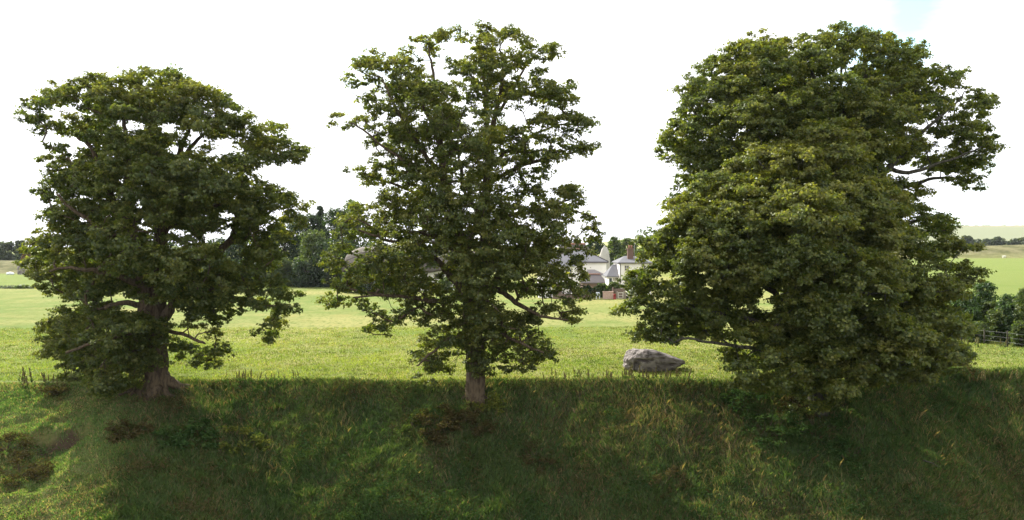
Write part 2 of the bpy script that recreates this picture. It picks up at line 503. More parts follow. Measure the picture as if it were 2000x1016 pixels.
def foliage(clumps, tips_dir, kind, leaf=.2, per=220, bright=1.0):
    """leaves for a list of clumps (x, y, z, rx, rz, density, hue[, lobe direction])"""
    PS, NS, SZ, CL = [], [], [], []
    for c in clumps:
        x, y, z, rx, rz, dens, hue = c[:7]
        ld = np.array(c[7:10]) if len(c) > 7 else np.array([0, 0, .5])
        n = int(per * 2.15 * dens * (rx / .8) ** 2 * rng.uniform(.8, 1.2))
        if n < 4: continue
        k = max(5, int(20 * (rx / .8) ** 1.6 * max(.5, dens)))
        u = unit(rng.normal(size=(k, 3))); u[:, 2] = u[:, 2] * .9 + .05
        sub = u * np.array([rx, rx, rz]) * rng.uniform(.3, 1.05, (k, 1))
        w = rng.integers(0, k, n)
        sr = rng.uniform(.11, .28, k) * (rx / .6) ** .5
        g = rng.normal(size=(n, 3)) * np.array([1, 1, .55]) * .62
        off = sub[w] + g * sr[w][:, None]
        outw = unit(off * .8 + ld * .6)
        nrm = unit(np.array([0, 0, .45]) + outw * .9 + rng.normal(size=(n, 3)) * .62)
        PS.append(np.array([x, y, z]) + off); NS.append(nrm)
        SZ.append(leaf * .80 * rng.uniform(.6, 1.3, n))
        hv = np.clip(hue + (rng.normal(size=k) * .13)[w], 0, 1)
        CL.append(palette(kind, n, hv))
    return np.concatenate(PS), np.concatenate(NS), np.concatenate(SZ), np.concatenate(CL) * bright

def lobes_to_clumps(lobes, n0=11, cr_=.46, flat=.62, low=-.25, drop=.1):
    """each lobe of the crown is a dome of smaller sprays over a hollow, shaded inside"""
    o = []
    for (x, y, z, rx, rz, dens, hue) in lobes:
        k = max(3, int(n0 * (rx / 1.2) ** 1.7 * rng.uniform(.8, 1.2)))
        i = np.arange(k) + .5
        zz = 1 - (1 - low) * i / k; ph_ = i * 2.39996 + rng.uniform(0, 6.28)
        rr = np.sqrt(np.maximum(0, 1 - zz ** 2))
        for q in range(k):
            dv = np.array([math.cos(ph_[q]) * rr[q], math.sin(ph_[q]) * rr[q], zz[q]]) + rng.normal(size=3) * .16
            s_ = rng.uniform(.72, .98)
            c_ = cr_ * rng.uniform(.55, 1.5)
            p = np.array([x, y, z]) + dv * np.array([rx, rx, rz]) * s_
            if p[2] < H(p[0], p[1]) + .2 or rng.random() < drop: continue
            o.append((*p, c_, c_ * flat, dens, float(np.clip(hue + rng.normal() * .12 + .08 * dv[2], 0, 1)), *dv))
    return o

def crown_clumps(poly, gaps, D, spacing, rx, rz, back=.6, front=.8, tilt=0.0, airy=None, hue=None, maxr=7.0, tries=30000, skew=None, edge=True, dens=1.0, thick=.42, void=.40):
    poly = np.array(poly, float)
    mpp = D / F
    out_ = []
    pts = []
    def reject(px, py, r, rv):
        for g in gaps:
            gx, gy, ga, gb = g[:4]; pr = g[4] if len(g) > 4 else 1.0
            if ((px - gx) / (ga + r)) ** 2 + ((py - gy) / (gb + rv)) ** 2 < 1 and rng.random() < pr: return True
        return False
    a = poly; b = np.roll(poly, -1, 0)
    def edge_dist(px, py):
        ap = np.array([px, py]) - a; ab = b - a
        t = np.clip((ap * ab).sum(1) / (ab * ab).sum(1), 0, 1)
        return np.linalg.norm(ap - ab * t[:, None], axis=1).min()
    def row(py):
        c = (a[:, 1] > py) != (b[:, 1] > py)
        if not c.any(): return None
        xx = a[c, 0] + (py - a[c, 1]) * (b[c, 0] - a[c, 0]) / (b[c, 1] - a[c, 1])
        return xx.min(), xx.max()
    cand = []
    if edge:     # walk the outline so that the silhouette is made by sprays of leaves
        per_ = np.concatenate([poly, poly[:1]])
        line = resample(per_, 1.0)
        acc = 0; nxt = 0
        for i in range(1, len(line)):
            acc += np.linalg.norm(line[i] - line[i - 1])
            if acc < nxt: continue
            nxt = acc + rng.uniform(.75, 1.25) * spacing / mpp * .8
            s = rng.uniform(.5, 1.0)
            dn = line[min(i + 1, len(line) - 1)] - line[i - 1]; nn = np.array([-dn[1], dn[0]]); nn = nn / (np.linalg.norm(nn) + 1e-9)
            for sg in (1, -1):
                q = line[i] + nn * sg * rx * s / mpp * 1.0 + np.array([0, rz / mpp * .2])
                if inpoly(q[0], q[1], poly): cand.append((q[0], q[1], s * .82, True)); break
    x0, y0 = poly.min(0); x1, y1 = poly.max(0)
    for _ in range(tries):
        px, py = rng.uniform(x0, x1), rng.uniform(y0, y1)
        cand.append((px, py, rng.uniform(.7, 1.15), False))
    ins = inpoly(np.array([c[0] for c in cand]), np.array([c[1] for c in cand]), poly)
    for (px, py, s, ed), ok in zip(cand, ins):
        if not ok: continue
        r_ = rx * s
        if not ed and edge_dist(px, py) < r_ / mpp * .85: continue
        if not ed and reject(px, py, r_ / mpp * .55, rz * s / mpp * .62): continue
        if airy is not None and rng.random() > airy(px, py): continue
        rw = row(py)
        if rw is None: continue
        mid_, hw = (rw[0] + rw[1]) / 2, (rw[1] - rw[0]) / 2 * mpp
        u = (px - mid_) * mpp / max(hw, .1)
        hd = min(hw, maxr) * math.sqrt(max(0, 1 - u * u * .92))
        hd = min(hd, max(1.0, edge_dist(px, py) * mpp * 1.5))
        v = rng.uniform(-1, 1)
        v = math.copysign(abs(v) ** thick, v)
        dy = v * hd * (back if v > 0 else front)
        if skew: dy += skew(px, py)
        p = P(px, py, D + dy)
        vv = vnoise(p[0] * .62 + p[2] * .31, p[1] * .62 - p[2] * .47, 77) * .5 + vnoise(p[2] * .8 + p[0] * .2, p[0] * .55 + p[1] * .4, 78) * .5
        if not ed and vv < void: continue
        if H(p[0], p[1]) + .35 > p[2]: continue
        if pts:
            dd = np.array(pts) - p; dd[:, 2] *= 1.5
            if np.linalg.norm(dd, axis=1).min() < spacing * (.55 if ed else 1) * s: continue
        pts.append(p)
        hv = hue(px, py, v) if hue else .4
        out_.append((p[0], p[1], p[2], r_, rz * s, dens, float(np.clip(hv + rng.normal() * .16, 0, 1))))
    return out_

def twig_set(pos, tips, clumps_ordered, n_each=5):
    ex = []
    return ex

def build_tree(name, base, label, trunk, limbs, clumps, kind, bark, leaf=.2, per=220, flare=.5, group=None, r_tip=.010, lobes=5, roots=(), ivy=None, down=.6):
    root = empty(name, base, label, 'tree', group)
    pos, par, rad, cnt, nt_, tips = grow(trunk, limbs, clumps, r_tip, down=down)
    ex = []
    cs = np.array([c[:3] for c in clumps])
    for c in clumps:
        c = np.array(c)
        for _ in range(3):
            u = unit(rng.normal(size=3)); u[2] = abs(u[2]) * .8 - .15
            e = c[:3] + u * np.array([c[3], c[3], c[4]]) * rng.uniform(.7, 1.05)
            mpt = (c[:3] + e) / 2 + rng.normal(size=3) * .06
            ex.append(([c[:3], mpt, e], [.012, .008, .004]))
    z0 = trunk[0][2]; ph = rng.uniform(0, 6)
    def fl(k, p, ang):
        h = max(0, p[2] - z0)
        e = math.exp(-h / .75)
        return 1 + .05 * np.sin(ang * 3 + ph) + .04 * np.sin(ang * 7 + ph + h) + .028 * np.sin(ang * 15 + 2 * np.sin(h * 1.3)) + .015 * np.sin(ang * 23 + h * 2) + flare * e * (.75 + .45 * np.cos(ang * lobes + ph))
    me = skeleton_mesh('trunk', pos, par, rad, ex, fl)
    me.transform(__import__('mathutils').Matrix.Translation(-Vector(base)))
    link('trunk', me, bark, root)
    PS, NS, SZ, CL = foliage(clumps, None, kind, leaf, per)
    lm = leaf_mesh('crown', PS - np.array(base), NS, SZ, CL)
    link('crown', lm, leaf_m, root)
    for rt in roots:
        T = Tubes(); l4 = smooth_line(np.array(rt, float), 2)
        T.chain(l4[:, :3] - np.array(base), l4[:, 3], 8, flare=lambda k, p, a: 1 + .15 * np.sin(a * 3 + k))
        link('root', T.mesh('root'), bark, root)
    if ivy is not None:
        PS, NS, SZ, CL = foliage(ivy, None, kind, leaf * .85, per)
        link('trunk_shoots', leaf_mesh('trunk_shoots', PS - np.array(base), NS, SZ, CL), leaf_m, root)
    return root
def line(D, *pts):
    """(px, py, depth offset, radius) -> world points with radius"""
    return [(*P(a, b, D + c), r) for a, b, c, r in pts]

# ------------------------------------------------------------------ tree 1 (left)
D1 = 41.2
poly1 = [(38,208),(52,182),(92,158),(120,146),(150,150),(168,140),(200,127),(225,134),(250,124),(290,121),(330,121),(362,133),(392,150),(425,152),(442,172),(468,195),(495,220),(530,218),(552,245),(566,262),(572,286),(612,300),(597,322),(575,335),(552,345),(568,372),(600,382),(612,420),(612,450),(585,475),(560,505),(545,540),(562,565),(582,600),(560,612),(538,600),(532,640),(540,665),(520,668),(500,642),(478,630),(448,640),(430,655),(455,680),(460,702),(430,716),(400,726),(380,735),(350,715),(332,690),(300,740),(262,748),(235,770),(205,785),(170,775),(130,755),(100,735),(85,700),(90,670),(60,640),(70,620),(112,600),(72,572),(50,545),(45,500),(55,460),(85,430),(78,400),(60,380),(76,352),(65,330),(85,310),(80,290),(60,265),(43,240)]
gaps1 = [(130,236,16,3,.7),(250,255,32,9),(327,255,26,9),(385,282,30,14),(443,296,28,13),(150,292,10,3,.7),(432,322,7,14),(295,170,20,8,.8),(340,300,16,6),(210,400,8,5,.7),(222,592,22,12),(395,622,55,12,.75),(470,560,18,10,.8),(345,660,14,40,.95),(352,478,40,14,.8),(400,430,14,8,.6),(500,330,14,10,.6),(540,420,18,16,.5),(440,480,14,12,.6),(560,440,8,8),(300,610,32,16),(300,665,20,20,.5),(300,775,40,20),(470,700,10,30)]
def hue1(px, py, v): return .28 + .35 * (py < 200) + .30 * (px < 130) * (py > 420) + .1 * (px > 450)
cl1 = crown_clumps(poly1, gaps1, D1, 1.22, 1.12, .80, back=.6, front=.7, hue=hue1, maxr=6.5, tries=6000, dens=1.0, void=.40, skew=lambda px, py: (3.6 * (px < 180) + 1.5 * (180 <= px < 250)) * (py > 500))
tr1 = line(D1, (300,803,-.3,.68),(303,770,-.2,.62),(307,720,0,.60),(304,670,0,.64),(298,630,0,.82),(296,600,0,.78),(300,570,.2,.55),(306,530,.4,.48),(312,480,.5,.42),(318,440,.6,.36),(335,400,.8,.28),(343,340,.9,.22),(352,290,1,.16),(372,250,1.1,.09))
lb1 = [line(D1, (292,610,0,.50),(280,570,-.3,.42),(272,520,-.6,.36),(258,460,-.8,.30),(250,400,-.8,.26),(250,330,-.6,.20),(248,270,-.5,.13),(240,230,-.5,.08)),
       line(D1, (292,605,0,.22),(262,592,-.4,.19),(236,590,-.8,.15),(205,602,-1.2,.10)),
       line(D1, (300,625,0,.40),(322,622,-.2,.34),(332,604,-.4,.30),(340,585,-.6,.12)),
       line(D1, (304,560,.3,.36),(350,525,.8,.30),(395,508,1.4,.27),(425,495,1.8,.25),(452,470,2,.20),(466,420,2.2,.17),(468,360,2.2,.13),(478,310,2.2,.09)),
       line(D1, (440,485,2,.14),(475,462,2.4,.11),(505,440,2.8,.09),(540,400,3,.06)),
       line(D1, (316,450,.6,.28),(300,400,0,.22),(297,350,-.4,.18),(300,290,-.6,.13),(290,250,-.7,.10),(305,205,-.7,.06)),
       line(D1, (254,440,-.8,.22),(215,380,-1.4,.18),(190,310,-1.6,.15),(172,280,-1.8,.11),(150,268,-2,.08)),
       line(D1, (272,520,-.6,.24),(230,480,-1.6,.2),(190,440,-2.2,.15),(140,410,-2.6,.1),(110,380,-2.8,.07)),
       line(D1, (280,560,-.3,.22),(240,540,-1.6,.18),(190,530,-2.6,.14),(130,520,-3,.09),(95,530,-3,.06)),
       line(D1, (343,340,.9,.17),(370,290,.7,.13),(400,262,.6,.09),(430,235,.5,.06)),
       line(D1, (350,525,.8,.16),(400,560,0,.12),(450,580,-.6,.09),(500,600,-1,.06)),
       line(D1, (300,640,0,.15),(350,650,-1.2,.11),(400,670,-2,.08)),
       line(D1, (300,650,0,.2),(250,650,-1.6,.15),(190,665,-2.6,.11),(130,690,-3.2,.07)),
       line(D1, (316,450,.6,.16),(370,420,1,.12),(420,400,1.4,.09),(440,360,1.6,.06))]
for _ in range(40):
    qx = rng.uniform(150, 236); qy = rng.uniform(660, 782)
    q = P(qx, qy, D1 - rng.uniform(-2.2, 1.2) - 1.6 * (qx > 190))
    if q[2] > H(q[0], q[1]) + .3 and qy < 700 + (qx - 90) * .75: cl1.append((q[0], q[1], q[2], .7 * rng.uniform(.7, 1.2), .45, .9, float(np.clip(.30 + rng.normal() * .16, 0, 1))))
cl1 = lobes_to_clumps(cl1, 11, .42, drop=.18)
b1 = P(300, 800, D1)
b1[2] = H(b1[0], b1[1]) - .05
tr1[0] = (tr1[0][0], tr1[0][1], b1[2] - .3, .70)
def root_line(bx, by, ang, ln, r0, up=.5):
    o = []
    for i, t in enumerate(np.linspace(0, 1, 7)):
        a = ang + .25 * math.sin(3 * t + bx)
        x = bx + math.cos(a) * (.35 + ln * t); y = by + math.sin(a) * (.35 + ln * t)
        z = H(x, y) + up * (1 - t) ** 2.2 * 1.0 - .10 * t - .02
        o.append((x, y, z, r0 * (1 - t) ** .8 + .03))
    return o
roots1 = [root_line(b1[0], b1[1], a, l_, r_, u_) for a, l_, r_, u_ in ((.15, 2.3, .34, 1.1), (-.35, 2.0, .22, .6), (-1.2, 1.0, .30, .7), (-2.0, .9, .26, .6), (2.9, 1.8, .20, .6), (3.4, 2.2, .15, .45), (-2.6, 1.5, .16, .45), (.9, 1.5, .25, .8), (2.2, 1.4, .2, .6))]
shoots1 = [(*P(302 + random.uniform(-26, 26), y, D1 - 1.05), .5, .38, .8, .25) for y in range(648, 722, 5)]
build_tree('broadleaf_tree', tuple(b1), 'dark leafy broadleaf tree at the left with a thick fluted trunk and bare spreading roots', tr1, lb1, cl1, 'syc', bark_m, .165, 235, .42, roots=roots1, ivy=shoots1, group='large trees along the top of the bank')

# ------------------------------------------------------------------ tree 2 (middle)
D2 = 41.3
poly2 = [(915,46),(940,38),(985,47),(1030,52),(1060,65),(1085,84),(1106,108),(1085,114),(1062,126),(1076,146),(1110,145),(1118,170),(1130,192),(1122,210),(1155,228),(1166,248),(1132,258),(1122,274),(1150,280),(1168,297),(1145,308),(1112,302),(1096,315),(1108,332),(1080,336),(1062,350),(1068,370),(1108,350),(1140,368),(1150,395),(1166,420),(1182,446),(1178,470),(1160,492),(1150,520),(1155,560),(1160,585),(1132,600),(1146,636),(1125,642),(1100,636),(1080,625),(1058,642),(1090,682),(1085,702),(1058,726),(1030,735),(990,735),(958,728),(935,745),(905,722),(870,742),(830,762),(800,747),(795,710),(800,680),(820,660),(832,640),(792,640),(772,662),(740,667),(705,662),(710,640),(700,616),(668,610),(632,596),(630,566),(642,540),(628,525),(642,500),(645,460),(650,420),(685,388),(720,392),(732,370),(702,354),(673,350),(690,334),(725,325),(735,305),(715,290),(722,270),(690,264),(658,262),(662,230),(680,220),(715,216),(690,204),(696,186),(722,170),(673,160),(690,140),(688,112),(720,104),(745,91),(762,100),(790,80),(808,60),(850,54),(885,50),(900,60)]
gaps2 = [(1003,228,20,17),(735,190,14,8),(745,232,12,6),(826,232,16,8),(902,105,8,18),(1063,132,12,7),(844,308,9,20),(880,372,6,10),(1095,260,32,6),(745,300,12,8),(1090,320,12,8),(870,150,10,14),(1020,150,9,14),(985,110,10,8),(900,210,7,16),(930,250,8,12),(1045,210,10,10),(1060,290,18,6),(905,330,6,14),(755,480,20,8,.7),(850,500,14,10,.7),(845,537,26,10),(1000,595,34,12),(870,560,18,10,.8),(760,600,26,10),(1105,530,22,26,.9),(1080,585,16,10,.8),(745,430,12,10,.7),(690,470,20,8,.8),(1010,470,10,10,.7),(1115,455,20,7,.9),(1110,495,14,8,.8),(880,700,14,12,.8),(700,500,24,10,.85),(705,545,24,8,.7),(1020,430,10,8,.7)]
def airy2(px, py): return .97 if py < 330 else 1.0
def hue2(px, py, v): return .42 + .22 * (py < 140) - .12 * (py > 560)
cl2 = crown_clumps(poly2, gaps2, D2, .90, .80, .62, back=.6, front=.75, hue=hue2, maxr=6.0, tries=6000, airy=airy2, dens=.95, void=.33)
tr2 = line(D2, (932,802,-.2,.40),(930,770,0,.40),(929,720,0,.41),(926,670,0,.43),(920,620,.1,.42),(914,570,.2,.40),(908,520,.3,.38),(903,485,.3,.35),(892,440,.2,.30),(880,400,.1,.27),(868,350,0,.23),(862,300,0,.2),(855,255,0,.17),(848,210,.1,.13),(850,160,.2,.10),(840,110,.2,.06),(838,85,.2,.04))
lb2 = [line(D2, (926,640,0,.34),(945,590,1.0,.31),(950,520,1.2,.30),(946,460,1.2,.28),(948,400,1.2,.26),(950,340,1.2,.24),(955,280,1.1,.2),(965,230,1,.16),(978,180,1,.12),(985,130,.9,.08),(975,90,.9,.05)),
       line(D2, (955,280,1.1,.16),(950,220,.6,.14),(945,160,.4,.11),(940,110,.3,.07),(930,75,.3,.04)),
       line(D2, (965,230,1,.12),(1000,180,1.6,.09),(1025,130,1.8,.07),(1050,100,2,.04)),
       line(D2, (868,350,0,.18),(840,320,-.8,.15),(815,280,-1.2,.12),(790,240,-1.4,.09),(762,190,-1.6,.07),(745,150,-1.6,.04)),
       line(D2, (862,300,0,.14),(845,240,-.6,.11),(820,200,-1,.09),(790,150,-1.2,.06),(780,115,-1.2,.04)),
       line(D2, (880,400,.1,.16),(850,360,-.4,.13),(820,330,-1,.11),(770,305,-1.4,.08),(720,260,-1.8,.06),(685,240,-1.9,.04)),
       line(D2, (892,440,.2,.15),(850,400,.6,.12),(800,370,1,.09),(740,350,1.2,.06),(700,345,1.3,.04)),
       line(D2, (950,340,1.2,.16),(985,300,1.8,.12),(1030,270,2,.09),(1090,240,2,.06),(1140,245,2,.04)),
       line(D2, (950,360,1.2,.14),(1000,330,.6,.11),(1060,310,.2,.08),(1130,295,0,.05)),
       line(D2, (950,440,1.2,.15),(1000,420,.6,.12),(1060,410,.2,.09),(1110,390,0,.06),(1135,385,0,.04)),
       line(D2, (903,492,.3,.28),(885,482,-.2,.24),(872,478,-.8,.18),(850,462,-1.6,.12),(820,455,-2.4,.08)),
       line(D2, (914,570,.2,.24),(885,545,-.3,.22),(860,515,-.6,.18),(845,500,-.9,.14),(790,478,-1.6,.11),(745,465,-2,.08),(700,450,-2.4,.05)),
       line(D2, (910,560,.2,.16),(870,590,-.8,.13),(820,585,-1.6,.10),(760,575,-2.2,.08),(690,580,-2.6,.05)),
       line(D2, (930,600,.2,.22),(965,560,-.2,.2),(985,575,-.6,.17),(1020,600,-1,.13),(1060,620,-1.4,.09),(1110,625,-1.8,.05)),
       line(D2, (948,560,1.2,.18),(985,530,1.4,.14),(1040,520,1.6,.10),(1100,540,1.8,.07),(1140,560,2,.04)),
       line(D2, (905,505,.3,.16),(935,520,.8,.15),(950,525,1.2,.15)),
       line(D2, (925,660,0,.14),(890,655,-.9,.11),(850,680,-1.6,.08),(815,715,-2,.05)),
       line(D2, (926,670,0,.14),(970,650,-1,.11),(1010,665,-1.8,.08),(1060,690,-2.2,.05)),
       line(D2, (950,420,1.2,.14),(905,380,2,.11),(900,330,2.4,.08))]
cl2 = lobes_to_clumps(cl2, 11, .36, drop=.12)
b2 = P(930, 795, D2); b2[2] = H(b2[0], b2[1]) - .05
tr2[0] = (tr2[0][0], tr2[0][1], b2[2] - .3, .38)
shoots2 = [(*P(928 + random.uniform(-16, 24), y, D2 - .7), .42, .35, .7, .25) for y in range(560, 735, 8)]
shoots2 += [(*P(948 + random.uniform(-10, 14), y, D2 + .8), .38, .35, .6, .35) for y in range(300, 560, 16)]
build_tree('broadleaf_tree', tuple(b2), 'open airy broadleaf tree in the middle with two tall stems and slim trunk', tr2, lb2, cl2, 'syc', bark_m, .15, 215, .12, ivy=shoots2, group='large trees along the top of the bank', roots=[root_line(b2[0], b2[1], a, l_, r_, u_) for a, l_, r_, u_ in ((-.3, 1.1, .13, .3), (3.5, 1.0, .12, .3), (-2.4, 1.0, .10, .25))])

# ------------------------------------------------------------------ tree 3 behind (tall crown at right) and tree 4 in front of it
D3 = 46.2
poly3 = [(1300,330),(1280,302),(1277,265),(1290,240),(1308,202),(1318,170),(1335,142),(1370,118),(1375,100),(1400,84),(1440,66),(1480,56),(1540,52),(1572,55),(1630,43),(1660,41),(1712,43),(1750,54),(1790,70),(1808,92),(1812,105),(1850,107),(1885,130),(1892,147),(1930,165),(1945,187),(1940,212),(1940,240),(1945,262),(1958,290),(1950,320),(1930,350),(1906,380),(1888,400),(1865,392),(1840,378),(1812,385),(1822,410),(1852,418),(1878,435),(1870,450),(1880,468),(1800,480),(1740,470),(1700,520),(1560,520),(1420,500),(1340,440),(1310,400),(1296,376),(1312,346)]
gaps3 = [(1765,335,20,8),(1735,350,8,6),(1800,358,24,4),(1830,290,30,6),(1860,300,18,5),(1730,270,10,14,.8),(1850,230,26,5),(1800,255,26,5),(1668,150,5,44),(1740,120,14,12,.5),(1600,170,26,16,.7),(1480,110,16,12,.6),(1420,150,16,10,.6),(1440,260,20,8,.5),(1380,250,24,7,.6),(1880,350,20,6,.8),(1790,400,30,10,.7),(1770,435,20,10,.6),(1560,120,10,12,.6),(1700,210,12,14,.5),(1350,200,14,6,.7)]
def airy3(px, py): return 1.0 if py < 210 else (.75 if (px > 1690 and 225 < py < 400) else .95)
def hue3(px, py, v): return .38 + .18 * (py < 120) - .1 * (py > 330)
cl3 = crown_clumps(poly3, gaps3, D3, 1.45, 1.45, 1.15, back=.6, front=.72, hue=hue3, maxr=7.5, tries=6000, airy=airy3, dens=.95, void=.42)
cl3 = lobes_to_clumps(cl3, 13, .42, drop=.20)
b3 = P(1672, 745, D3); b3[2] = H(b3[0], b3[1]) - .05
tr3 = line(D3, (1670,750,0,.62),(1668,690,0,.55),(1666,600,0,.50),(1668,500,0,.46),(1670,420,0,.42),(1672,360,0,.38),(1676,310,0,.34),(1684,270,0,.26),(1690,220,0,.2),(1690,160,.2,.14),(1688,110,.3,.08),(1690,80,.3,.05))
tr3[0] = (tr3[0][0], tr3[0][1], b3[2] - .3, .7)
lb3 = [line(D3, (1672,380,0,.30),(1710,350,-.6,.25),(1735,328,-1,.22),(1760,300,-1.2,.17),(1800,260,-1.4,.12),(1840,225,-1.5,.08),(1880,190,-1.5,.05)),
       line(D3, (1735,335,-1,.16),(1780,340,-1.4,.13),(1830,320,-1.6,.10),(1890,300,-1.8,.06),(1930,280,-1.8,.04)),
       line(D3, (1672,400,0,.25),(1720,372,.8,.2),(1780,362,1.4,.15),(1830,345,1.8,.10),(1880,350,2,.06)),
       line(D3, (1735,340,-1,.14),(1750,290,-.4,.12),(1765,240,0,.09),(1790,180,.3,.06),(1800,130,.4,.04)),
       line(D3, (1676,320,0,.24),(1720,265,.8,.18),(1750,200,1,.12),(1760,140,1.1,.08),(1750,90,1.1,.05)),
       line(D3, (1676,320,0,.26),(1640,280,-.4,.2),(1610,220,-.8,.16),(1590,160,-1,.12),(1580,100,-1,.07)),
       line(D3, (1670,420,0,.3),(1600,380,.4,.25),(1540,320,.8,.2),(1500,250,.8,.15),(1470,180,.7,.1),(1450,120,.6,.06)),
       line(D3, (1600,380,.4,.2),(1530,340,-.6,.15),(1440,290,-1.2,.11),(1370,240,-1.6,.07),(1340,190,-1.6,.04)),
       line(D3, (1670,470,0,.25),(1580,430,1,.2),(1480,380,1.6,.14),(1390,330,1.8,.08),(1320,290,1.8,.05)),
       line(D3, (1640,280,-.4,.14),(1650,220,-.8,.12),(1640,160,-.8,.09),(1650,90,-.8,.05)),
       line(D3, (1668,500,0,.22),(1730,460,0,.17),(1780,430,-.3,.12),(1830,425,-.5,.07))]
build_tree('broadleaf_tree', tuple(b3), 'tallest wide domed broadleaf tree at the right standing behind the dense lower tree', tr3, lb3, cl3, 'right', bark_grey_m, .16, 235, .4, group='large trees along the top of the bank', r_tip=.009)

D4 = 40.6
poly4 = [(1600,215),(1640,210),(1680,235),(1690,270),(1700,310),(1745,350),(1770,390),(1760,430),(1800,450),(1868,450),(1888,470),(1915,510),(1920,532),(1900,552),(1890,580),(1885,600),(1888,625),(1850,650),(1866,690),(1850,720),(1790,730),(1720,758),(1640,775),(1560,768),(1500,748),(1440,742),(1400,727),(1420,702),(1450,680),(1420,670),(1380,690),(1340,682),(1300,692),(1260,680),(1232,662),(1240,645),(1270,640),(1240,622),(1250,605),(1290,590),(1230,580),(1232,555),(1224,520),(1240,490),(1258,460),(1288,422),(1310,392),(1330,360),(1380,330),(1440,300),(1480,270),(1540,260),(1560,230)]
gaps4 = [(1505,608,22,8),(1520,585,10,6),(1300,640,40,8,.85),(1380,665,40,10,.85),(1460,690,26,14,.8),(1270,535,14,8),(1285,595,16,8),(1330,575,20,5,.6),(1480,620,26,8,.6),(1640,650,22,12,.6),(1790,470,20,10,.7),(1800,520,40,6,.55),(1780,550,26,6,.6),(1840,600,16,8,.5),(1360,690,40,10,.9),(1560,545,12,8,.4),(1430,710,20,12,.8),(1560,330,14,7,.7),(1690,480,18,8,.8),(1480,470,16,7,.7),(1620,560,18,8,.8),(1740,610,20,8,.8),(1400,560,18,7,.7),(1700,740,20,8,.5)]
def hue4(px, py, v): return .44 + .22 * (py < 450) - .12 * (py > 600)  # upper dome paler: its sunlit top is painted into the leaf colour
cl4 = crown_clumps(poly4, gaps4, D4, 1.40, 1.35, 1.05, back=.35, front=.75, hue=hue4, maxr=7.0, tries=6000, dens=1.1, void=.30)
for _ in range(120):
    qx = rng.uniform(1450, 1860) if rng.random() < .5 else rng.uniform(1720, 1872); qy = rng.uniform(640, 778) if qx < 1700 else rng.uniform(620, 745)
    if qy > 778 - .0011 * (qx - 1600) ** 2 * .9: continue
    q = P(qx, qy, D4 - rng.uniform(.8, 4.6))
    if q[2] > H(q[0], q[1]) + .3: cl4.append((q[0], q[1], q[2], .75 * rng.uniform(.7, 1.2), .45, .9, float(np.clip(.42 + rng.normal() * .16, 0, 1))))
cl4 = lobes_to_clumps(cl4, 13, .46, drop=.2)
b4 = P(1597, 785, D4); b4[2] = H(b4[0], b4[1]) - .05
tr4 = line(D4, (1597,790,0,.40),(1596,740,0,.42),(1590,680,0,.48),(1582,620,0,.46),(1580,560,.2,.4),(1585,500,.2,.36),(1590,440,.3,.3),(1600,380,.3,.24),(1608,320,.3,.17),(1615,270,.3,.1),(1618,235,.3,.05))
tr4[0] = (tr4[0][0], tr4[0][1], b4[2] - .3, .40)
lb4 = [line(D4, (1585,650,0,.3),(1555,615,-.3,.24),(1530,590,-.6,.2),(1500,560,-1.2,.15),(1440,530,-2,.1),(1370,520,-2.6,.06)),
       line(D4, (1590,680,0,.22),(1540,660,-.6,.18),(1480,625,-1.2,.14),(1400,610,-1.6,.1),(1330,600,-1.8,.06)),
       line(D4, (1592,700,0,.2),(1540,690,-.8,.16),(1470,682,-1.6,.12),(1400,670,-2,.08),(1330,660,-2.2,.05)),
       line(D4, (1582,620,0,.25),(1630,590,-1,.2),(1700,570,-2,.14),(1780,560,-2.6,.09),(1850,545,-2.8,.05)),
       line(D4, (1590,690,0,.2),(1650,660,-1.2,.15),(1720,655,-2.2,.1),(1800,670,-2.8,.06)),
       line(D4, (1580,560,.2,.25),(1520,490,-1,.2),(1460,430,-1.8,.14),(1410,390,-2.2,.08)),
       line(D4, (1585,500,.2,.22),(1650,450,-.8,.17),(1700,410,-1.4,.12),(1740,390,-1.6,.06)),
       line(D4, (1590,440,.3,.18),(1540,390,-1,.13),(1500,340,-1.6,.09),(1480,310,-1.8,.05)),
       line(D4, (1592,720,0,.18),(1650,720,-1,.13),(1720,730,-1.8,.08)),
       line(D4, (1586,600,0,.2),(1500,520,1.2,.14),(1400,460,1.8,.1),(1320,440,2,.06))]
shoots4 = [(*P(1600 + random.uniform(-45, 50), y, D4 - 1.0), .5, .35, .9, .4) for y in range(700, 808, 4)]
build_tree('broadleaf_tree', tuple(b4), 'dense spreading broadleaf tree in front at the right, its branches sweeping down to the ground', tr4, lb4, cl4, 'right', bark_grey_m, .165, 240, .22, group='large trees along the top of the bank', r_tip=.009, ivy=shoots4)

